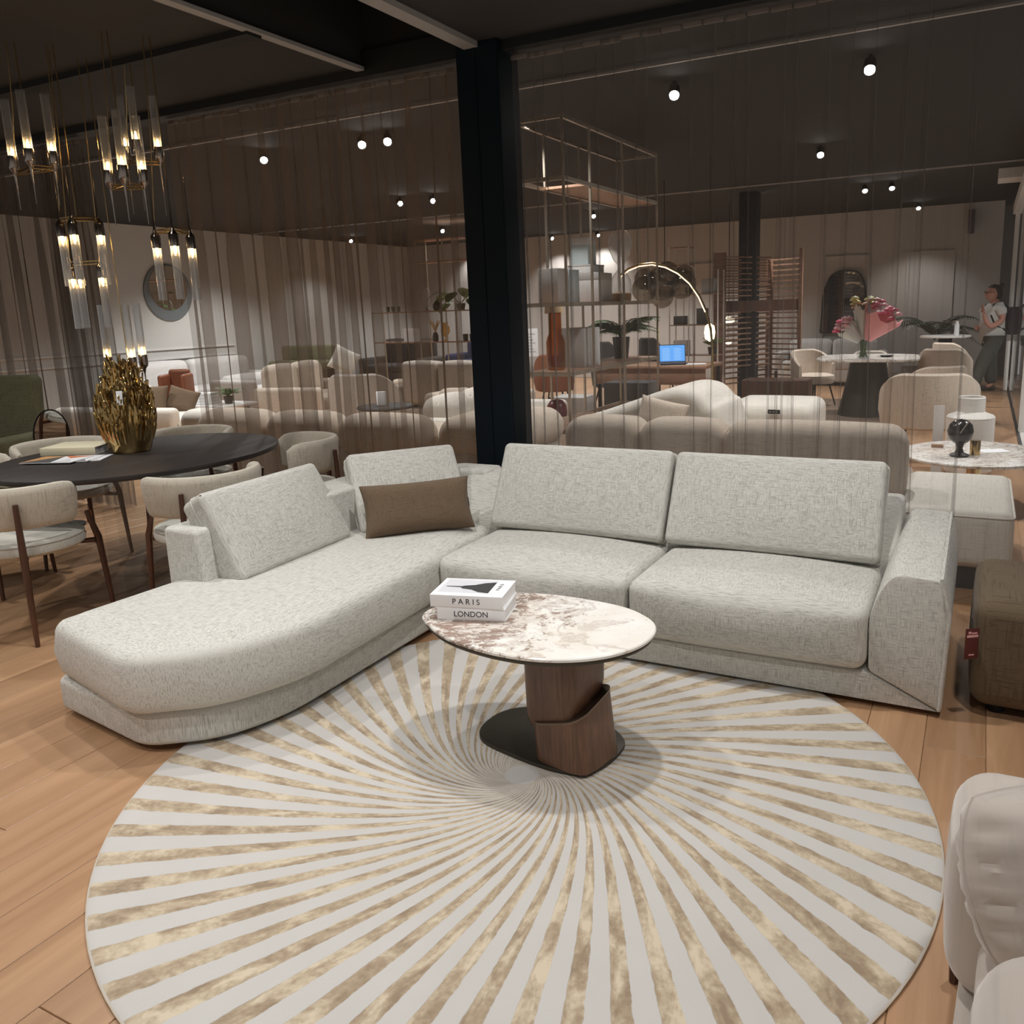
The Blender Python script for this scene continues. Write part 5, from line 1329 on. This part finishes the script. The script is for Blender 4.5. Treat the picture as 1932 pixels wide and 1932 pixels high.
mb = MB(); mb.rbox((.75, .9, .42), .08, 4, (0, 0, .27)); obj('base', mb, M['cream'], c3); mb = MB(); mb.rbox((.76, .34, .26), .12, 5, (0, -.28, .56)); obj('back_roll', mb, M['cream'], c3)
# tub chair and lounge pieces in the middle distance
shell_chair('greige tub armchair with a tall rounded back, mid hall behind brown curtain', -6.55, 7.85, PI + .35, M['taupe'], w=.86, top=.84, seat=.44, wrap=185)
sofa_bg('beige lounge sofa with stacked rounded cushions left of the greige tub chair', -8.4, 9.05, PI / 2 + .2, 1.7, 1.0, .86, M['beige'], 2, roll=.10)
sofa_bg('brown-beige sofa with square high back cushions left of the column', -6.2, 9.3, PI, 1.5, .95, .88, M['taupe'], 2, roll=.05, back_puff=.02)
sofa_bg('beige sofa with one arm toward us, between tub chair and square-backed sofa', -7.10, 10.3, -PI / 2, 1.4, .9, .72, M['beige'], 2, roll=.09)
t = thing('olive_bench', 'dark olive padded bench against the far wall', 'bench', (-11.45, 12.0, 0), .1)
mb = MB(); mb.rbox((1.3, .5, .16), .06, 3, (0, 0, .62)); obj('seat', mb, M['olive'], t); mb = MB(); mb.rbox((1.2, .14, .30), .06, 3, (-.02, .2, .82)); obj('backrest', mb, M['olive'], t); mb = MB(); mb.box((-.55, -.2, 0), (.55, .2, .545)); obj('base', mb, M['dark_cloth'], t, smooth=False)
sofa_bg('dark charcoal sofa far back beyond the brown curtain', -11.2, 14.7, 0, 1.7, .9, .95, M['dark_cloth'], 2)
sofa_bg('navy sofa far back just left of the column', -9.9, 16.0, 0, 1.6, .85, .85, M['navy'], 2)
loose_pillow('cream pointed pillow standing on the beige lounge sofa', (-8.02, 9.2, .88), .36, .34, .12, M['cream'], (1.45, .5, .8))
# wall shelving with plant and vases
w2 = thing('metal_rack', 'thin metal shelving with plants left of the column', 'shelf', (-8.90, 12.6, 0))
for x in (-1.19, -.13, .45, .99):
    for y in (-.16, .16):
        mb = MB(); mb.box((x - .010, y - .010, 0), (x + .010, y + .010, 2.76 if x > -.5 else 1.56)); obj('post', mb, M['frame_metal'], w2, smooth=False)
for z, x0, x1 in ((2.74, -.13, .99), (1.51, -1.19, .99), (.97, -1.19, .99), (.50, -.13, .99), (2.36, -.13, .99)):
    mb = MB(); mb.box((x0, -.17, z), (x1, .17, z + .022)); obj('shelf_board', mb, M['shelf_wood'], w2, smooth=False)
Wz = lambda z: z + .022
def wpt(x, z): return (-8.90 + x, 12.55, Wz(z))
def big_leaf_plant(label, p, n, seed, scale=1.0):
    t = thing('leafy_plant', label, 'plant', p); rr = random.Random(seed)
    mb = MB(); mb.lathe([(.06, 0), (.085, .11), (.075, .11), (.07, .09), (.01, .09)], 18, cap=(True, False)); obj('pot', mb, M['pot'], t)
    for k in range(n):
        a = 2 * PI * k / n + rr.uniform(-.3, .3); l = rr.uniform(.16, .30) * scale; fb = MB(); z0 = .10
        b = Vector((math.cos(a) * l, math.sin(a) * l * .7, z0 + rr.uniform(.02, .26) * scale)); fb.tube([(0, 0, z0), (b.x * .5, b.y * .5, (z0 + b.z) * .55 + .03), b], .004, 5)
        side = Vector((-math.sin(a), math.cos(a), 0)); out = Vector((math.cos(a), math.sin(a), -.7)).normalized(); W_ = .075 * scale; Ln = .20 * scale; rows = []
        for i in range(7):
            e = i / 6; w = W_ * math.sin(PI * (e * .9 + .08)) ** .7; c = b + out * Ln * e + Vector((0, 0, .03 * math.sin(PI * e)))
            rows.append([tuple(c - side * w + Vector((0, 0, -.012))), tuple(c), tuple(c + side * w + Vector((0, 0, -.012)))])
        fb.grid(rows); obj('leaf', fb, M['leaf'] if k % 3 else M['leaf_light'], t)
    return t


big_leaf_plant('glossy big-leaved green plant on the metal shelf left of the column', wpt(.70, 1.51), 13, 2, 1.5)
gv2 = thing('goblet_vase', 'amber glass goblet vase on the metal shelf left of the column', 'vase', wpt(.34, .97)); mb = MB(); mb.lathe([(.045, 0), (.05, .008), (.012, .03), (.012, .07), (.06, .12), (.085, .18), (.075, .25), (.05, .28), (.055, .33)], 22, cap=(True, False)); obj('body', mb, M['amber'], gv2)
for k, x in enumerate((.76, .90)): 
    b_ = thing('black_cup', ['left', 'right'][k] + ' black cup of the pair on the metal shelf', 'cup', wpt(x, .97), 0, 'black cups on the metal shelf'); mb = MB(); mb.lathe([(.045, 0), (.05, .12), (.044, .12), (.04, .01)], 16, cap=(True, False)); obj('body', mb, M['ink'], b_)
om = thing('oval_mirror', 'pale oval ornament standing on the metal shelf', 'ornament', wpt(-.02, 1.51)); mb = MB(); mb.prism(el(.085, .17, 32), -.008, .008, .004, 1, M=Matrix.Translation((0, 0, .24)) @ Matrix.Rotation(PI / 2, 4, 'X')); obj('disc', mb, M['white_box'], om); mb = MB(); mb.lathe([(.05, 0), (.05, .03), (.02, .07)], 18); obj('foot', mb, M['grey_box'], om)
dj = thing('dark_jar', 'squat dark jar beside the pale oval ornament', 'jar', wpt(.20, 1.51)); mb = MB(); mb.lathe([(.06, 0), (.085, .05), (.08, .11), (.05, .14), (.04, .13)], 20, cap=(True, False)); obj('body', mb, M['pot'], dj)
for k, x in enumerate((-.90, -.78, -.66)):
    g_ = thing('candle_glass', ['left', 'middle', 'right'][k] + ' small glass of the row on the far end of the metal shelf', 'glass', wpt(x, 1.51), 0, 'small glasses on the metal shelf'); mb = MB(); mb.lathe([(.035, 0), (.038, .10), (.034, .10), (.03, .01)], 14, cap=(True, False)); obj('body', mb, M['smoke'], g_)
gz = thing('pampas_vase', 'dried brown grasses in a vase on the metal shelf', 'plant', wpt(.12, .97)); mb = MB(); mb.lathe([(.05, 0), (.055, .10), (.03, .16), (.026, .16)], 16, cap=(True, False)); obj('vase', mb, M['pot'], gz)
rr = random.Random(5)
for k in range(12):
    fb = MB(); a = rr.uniform(0, 2 * PI); fb.tube([(0, 0, .15), (.05 * math.cos(a), .05 * math.sin(a), .28), (.12 * math.cos(a), .10 * math.sin(a), .38)], [.002, .012, .002], 5); obj('plume', fb, M['shade'], gz)
sgn = thing('info_sign', 'white information sheets standing on the metal shelf board', 'sign', wpt(-.40, .97), .1); mb = MB(); mb.box((-.17, -.003, 0), (.17, .003, .24)); sb2 = obj('sheet', mb, M['paper'], sgn, smooth=False); mb = MB()
for k in range(6): mb.box((-.13, -.0045, .04 + k * .03), (.10 - .04 * (k % 2), -.0035, .047 + k * .03))
obj('print_lines', mb, M['grey_box'], sb2, smooth=False)
# small display table between the middle sofas
st_ = thing('display_table', 'small dark display table with white cards in the middle of the hall', 'table', (-5.75, 7.2, 0)); mb = MB(); mb.lathe([(.02, .50), (.30, .50), (.31, .515), (.30, .53), (.02, .53)], 28); obj('tabletop', mb, M['ink'], st_); mb = MB(); mb.lathe([(.2, 0), (.19, .02), (.03, .04), (.03, .50)], 20); obj('pedestal', mb, M['black_metal'], st_)
box_thing('white_card', 'white standing card on the small dark display table', 'card', (-5.80, 7.2, .53), (.10, .04, .15), M['paper'], .2)
sofa_bg('small beige two-seat block with rounded back, left of the column', -5.25, 8.35, PI, 1.1, .8, .62, M['beige'], 2, roll=.08)

# ------------------------------------------------------------------ ceiling spotlights of the hall
def ceiling_spot(px, py, first=None, power=0, lab=''):
    z = CEIL2 - .09; p = at(px, py, z)
    t = thing('ceiling_spot', lab, 'spotlight', (p.x, p.y, CEIL2), 0, 'ceiling spotlights of the hall')
    aim = (Vector((p.x * .45, p.y - 3.2, 0)) - p).normalized(); Q = aim.to_track_quat('Z', 'Y').to_matrix().to_4x4(); Q.translation = Vector((0, 0, -.09))
    mb = MB(); mb.lathe([(.040, -.09), (.042, -.08), (.042, .01), (.036, .01), (.036, -.005)], 18, M=Q, cap=(True, False)); obj('can', mb, M['black_metal'], t)
    mb = MB(); mb.lathe([(.033, -.002), (.0005, -.002)], 18, M=Q, cap=(False, False)); obj('lens', mb, M['lens'], t)
    mb = MB(); mb.tube([(0, 0, -.001), (0, 0, -.06)], .012, 8); obj('stem', mb, M['black_metal'], t)
    lamp = spot(p.x + aim.x * .06, p.y + aim.y * .06, p.z + aim.z * .06, power, (p.x, p.y - .4, 0), 115, r=.04)
    return t


for k, (px, py, lab) in enumerate(((1641, 131, 'brightest ceiling spotlight, highest at the right'), (1548, 292, 'ceiling spotlight below the brightest one at the right'), (1272, 179, 'ceiling spotlight above the metal shelf'), (1632, 360, 'left one of the close pair of spotlights above the flower table'), (1683, 355, 'right one of the close pair of spotlights above the flower table'),
        (1425, 380, 'ceiling spotlight beside the hall column'), (1733, 393, 'ceiling spotlight nearest the panelled back wall at right'), (1120, 408, 'ceiling spotlight over the stacked boxes'), (1042, 450, 'ceiling spotlight seen low between the shelf posts'), (683, 273, 'bigger left one of the spotlight pair behind the brown curtain'), (731, 267, 'right one of the spotlight pair behind the brown curtain'),
        (498, 302, 'small ceiling spotlight behind the left part of the brown curtain'), (755, 384, 'left one of the second spotlight pair behind the brown curtain'), (817, 379, 'right one of the second spotlight pair behind the brown curtain'), (835, 436, 'spotlight above the leafy plant'), (891, 463, 'spotlight just left of the black column'), (1129, 444, 'small spotlight left of the hourglass'), (662, 455, 'small faint spotlight in the middle of the brown curtain'))):
    ceiling_spot(px, py, power=(110, 150, 80, 120, 120, 130, 60, 120, 80, 110, 60, 130, 90, 90, 110, 90, 80, 60)[k], lab=lab)

# ------------------------------------------------------------------ the woman walking at the far right
W0 = at(1866, 738, 0); wz = math.atan2(-RT.y, -RT.x)      # faces photo-left
pr_ = thing('person', 'dark-haired woman in a white t-shirt and loose grey trousers, hand raised to her chin', 'person', (W0.x, W0.y, 0), wz)
def skin_mesh(name, mat, verts, edges, radii, parent, level=2, root=0):
    me = bpy.data.meshes.new(name); me.from_pydata(verts, edges, []); me.update(); o = bpy.data.objects.new(name, me); COL.objects.link(o); o.parent = parent; me.materials.append(mat)
    sk = o.modifiers.new('skin', 'SKIN'); sk.use_smooth_shade = True
    lay = me.skin_vertices[0].data if me.skin_vertices else None
    for i, r in enumerate(radii):
        rr_2 = r if hasattr(r, '__len__') else (r, r)
        lay[i].radius = rr_2; lay[i].use_root = (i == root)
    sb = o.modifiers.new('sub', 'SUBSURF'); sb.levels = level; sb.render_levels = level
    bpy.context.view_layer.update(); ev = o.evaluated_get(bpy.context.evaluated_depsgraph_get()); nm = bpy.data.meshes.new_from_object(ev)
    o.modifiers.clear(); o.data = nm; nm.polygons.foreach_set('use_smooth', [True] * len(nm.polygons))
    if not nm.materials: nm.materials.append(mat)
    return o


# local frame: x forward (walking direction), y her left, z up; height 1.62
bv = [(0, 0, .86), (0, 0, 1.0), (.01, 0, 1.15), (.0, 0, 1.30), (.01, 0, 1.38), (.03, 0, 1.42),                      # pelvis .. neck
      (-.01, .14, 1.30), (-.03, .20, 1.10), (.14, .19, 1.00), (.20, .16, 1.08), (.235, .12, 1.21),                      # left arm folded up: shoulder elbow wrist
      (.0, -.15, 1.29), (.02, -.20, 1.06), (.16, -.15, .98), (.22, -.06, .97),                                          # right arm across the belly
      (.02, .09, .78), (.20, .09, .46), (.30, .09, .10), (.38, .09, .05), (-.02, -.09, .78), (-.03, -.09, .46), (-.08, -.09, .10), (.02, -.09, .04)]
be = [(0, 1), (1, 2), (2, 3), (3, 4), (4, 5), (3, 6), (6, 7), (7, 8), (8, 9), (9, 10), (3, 11), (11, 12), (12, 13), (13, 14), (0, 15), (15, 16), (16, 17), (17, 18), (0, 19), (19, 20), (20, 21), (21, 22)]
brd = [(.13, .15), (.12, .14), (.12, .14), (.09, .14), .06, .05, .055, .045, .042, .036, .028, .055, .045, .038, .03, .085, .06, .04, .035, .085, .06, .04, .035]
body = skin_mesh('body', M['skin'], bv, be, brd, pr_, 2)
# hands: palm, four fingers of different lengths with a bend, and a thumb leaving the side of the palm
def hand(wrist, fwd, side, curl):
    w_, f_, s_ = Vector(wrist), Vector(fwd).normalized(), Vector(side).normalized(); n_ = f_.cross(s_)
    hv = [w_, w_ + f_ * .065]; he = [(0, 1)]; hr = [.023, (.030, .020)]
    for k, l in enumerate((.058, .068, .064, .05)):
        i = len(hv); q = w_ + f_ * .085 + s_ * (.022 - .0145 * k); hv += [q, q + f_ * l * .55 + n_ * curl * .3, q + f_ * l * .9 + n_ * curl]; he += [(1, i), (i, i + 1), (i + 1, i + 2)]; hr += [.010, .0085, .007]
    i = len(hv); hv += [w_ + f_ * .04 + s_ * .034, w_ + f_ * .075 + s_ * .042 + n_ * curl * .4]; he += [(0, i), (i, i + 1)]; hr += [.011, .0085]
    skin_mesh('hand', M['skin'], [tuple(v) for v in hv], he, hr, pr_, 1)


hand((.235, .12, 1.20), (.05, -.12, 1), (0, 1, .1), -.012)
hand((.215, -.07, .97), (.55, .8, .15), (-.2, .1, 1), .02)
mb = MB(); R = []
for (z, cx, a, b) in ((1.395, .035, .035, .035), (1.405, .055, .06, .05), (1.43, .07, .075, .058), (1.47, .06, .092, .068), (1.52, .05, .098, .074), (1.57, .04, .088, .07), (1.605, .035, .055, .048), (1.618, .035, .01, .01)):
    R.append([(cx + a * math.cos(2 * PI * j / 20), b * math.sin(2 * PI * j / 20), z) for j in range(20)])
mb.rings(R); mb.rbox((.03, .026, .045), .012, 2, (.155, 0, 1.49)); mb.rbox((.018, .045, .014), .006, 2, (.143, 0, 1.443))
for s in (-1, 1): mb.rbox((.03, .014, .05), .007, 2, (.045, s * .074, 1.495))
head = obj('head', mb, M['skin'], pr_)
mb = MB()
for s in (-1, 1): mb.lathe([(.001, -.008), (.008, 0), (.001, .008)], 8, (.137, s * .03, 1.52))
obj('eyes', mb, M['ink'], head)
mb = MB()
for s in (-1, 1): mb.tube([(.152, s * .032 + .026 * math.cos(2 * PI * i / 14), 1.518 + .02 * math.sin(2 * PI * i / 14)) for i in range(14)], .003, 5, closed=True); mb.tube([(.15, s * .058, 1.522), (.05, s * .078, 1.522)], .003, 5)
mb.tube([(.153, -.008, 1.52), (.153, .008, 1.52)], .003, 5); obj('glasses', mb, M['ink'], pr_)
mb = MB(); R = []
for (z, cx, a, b) in ((1.42, -.03, .05, .06), (1.47, -.02, .075, .075), (1.52, .0, .092, .082), (1.56, .02, .10, .083), (1.60, .03, .088, .07), (1.632, .03, .045, .04), (1.64, .03, .008, .008)):
    R.append([(cx + a * math.cos(2 * PI * j / 20) * (1 if math.cos(2 * PI * j / 20) < 0 or z > 1.565 else .45), b * math.sin(2 * PI * j / 20), z) for j in range(20)])
mb.rings(R); mb.lathe([(.001, -.045), (.035, -.03), (.05, 0), (.035, .03), (.001, .045)], 14, (-.07, 0, 1.61)); obj('hair', mb, M['hair'], pr_)
tv = [(0, 0, .70), (.02, 0, .94), (.03, 0, 1.14), (.0, 0, 1.29), (.02, 0, 1.355), (-.01, .14, 1.30), (-.03, .195, 1.15), (.0, -.15, 1.29), (.015, -.195, 1.13)]
skin_mesh('tshirt', M['tee'], tv, [(0, 1), (1, 2), (2, 3), (3, 4), (3, 5), (5, 6), (3, 7), (7, 8)], [(.185, .20), (.185, .195), (.17, .19), (.125, .175), (.08, .085), .092, .085, .092, .085], pr_, 2)
qv = [(0, 0, .92), (.04, .10, .74), (.20, .10, .44), (.29, .10, .11), (-.02, -.10, .74), (-.03, -.10, .44), (-.08, -.10, .09)]
skin_mesh('trousers', M['trouser'], qv, [(0, 1), (1, 2), (2, 3), (0, 4), (4, 5), (5, 6)], [(.15, .165), (.13, .125), (.105, .10), (.095, .09), (.125, .12), (.11, .10), (.10, .09)], pr_, 2)
for (x, y) in ((.36, .10), (-.02, -.10)):
    mb = MB(); mb.rbox((.24, .09, .075), .035, 3, (x, y, .0385)); obj('shoe', mb, M['hair'], pr_)
mb = MB(); mb.rbox((.16, .28, .42), .06, 3, (-.24, 0, 1.08)); obj('backpack', mb, plain('dark_purple', (.045, .03, .045), .6), pr_)
mb = MB()
for s in (-1, 1): mb.tube([(-.16, s * .10, 1.27), (-.04, s * .11, 1.385), (.08, s * .115, 1.33), (.13, s * .12, 1.2), (.06, s * .16, 1.02), (-.16, s * .12, .93)], .016, 6)
obj('backpack_straps', mb, M['ink'], pr_)
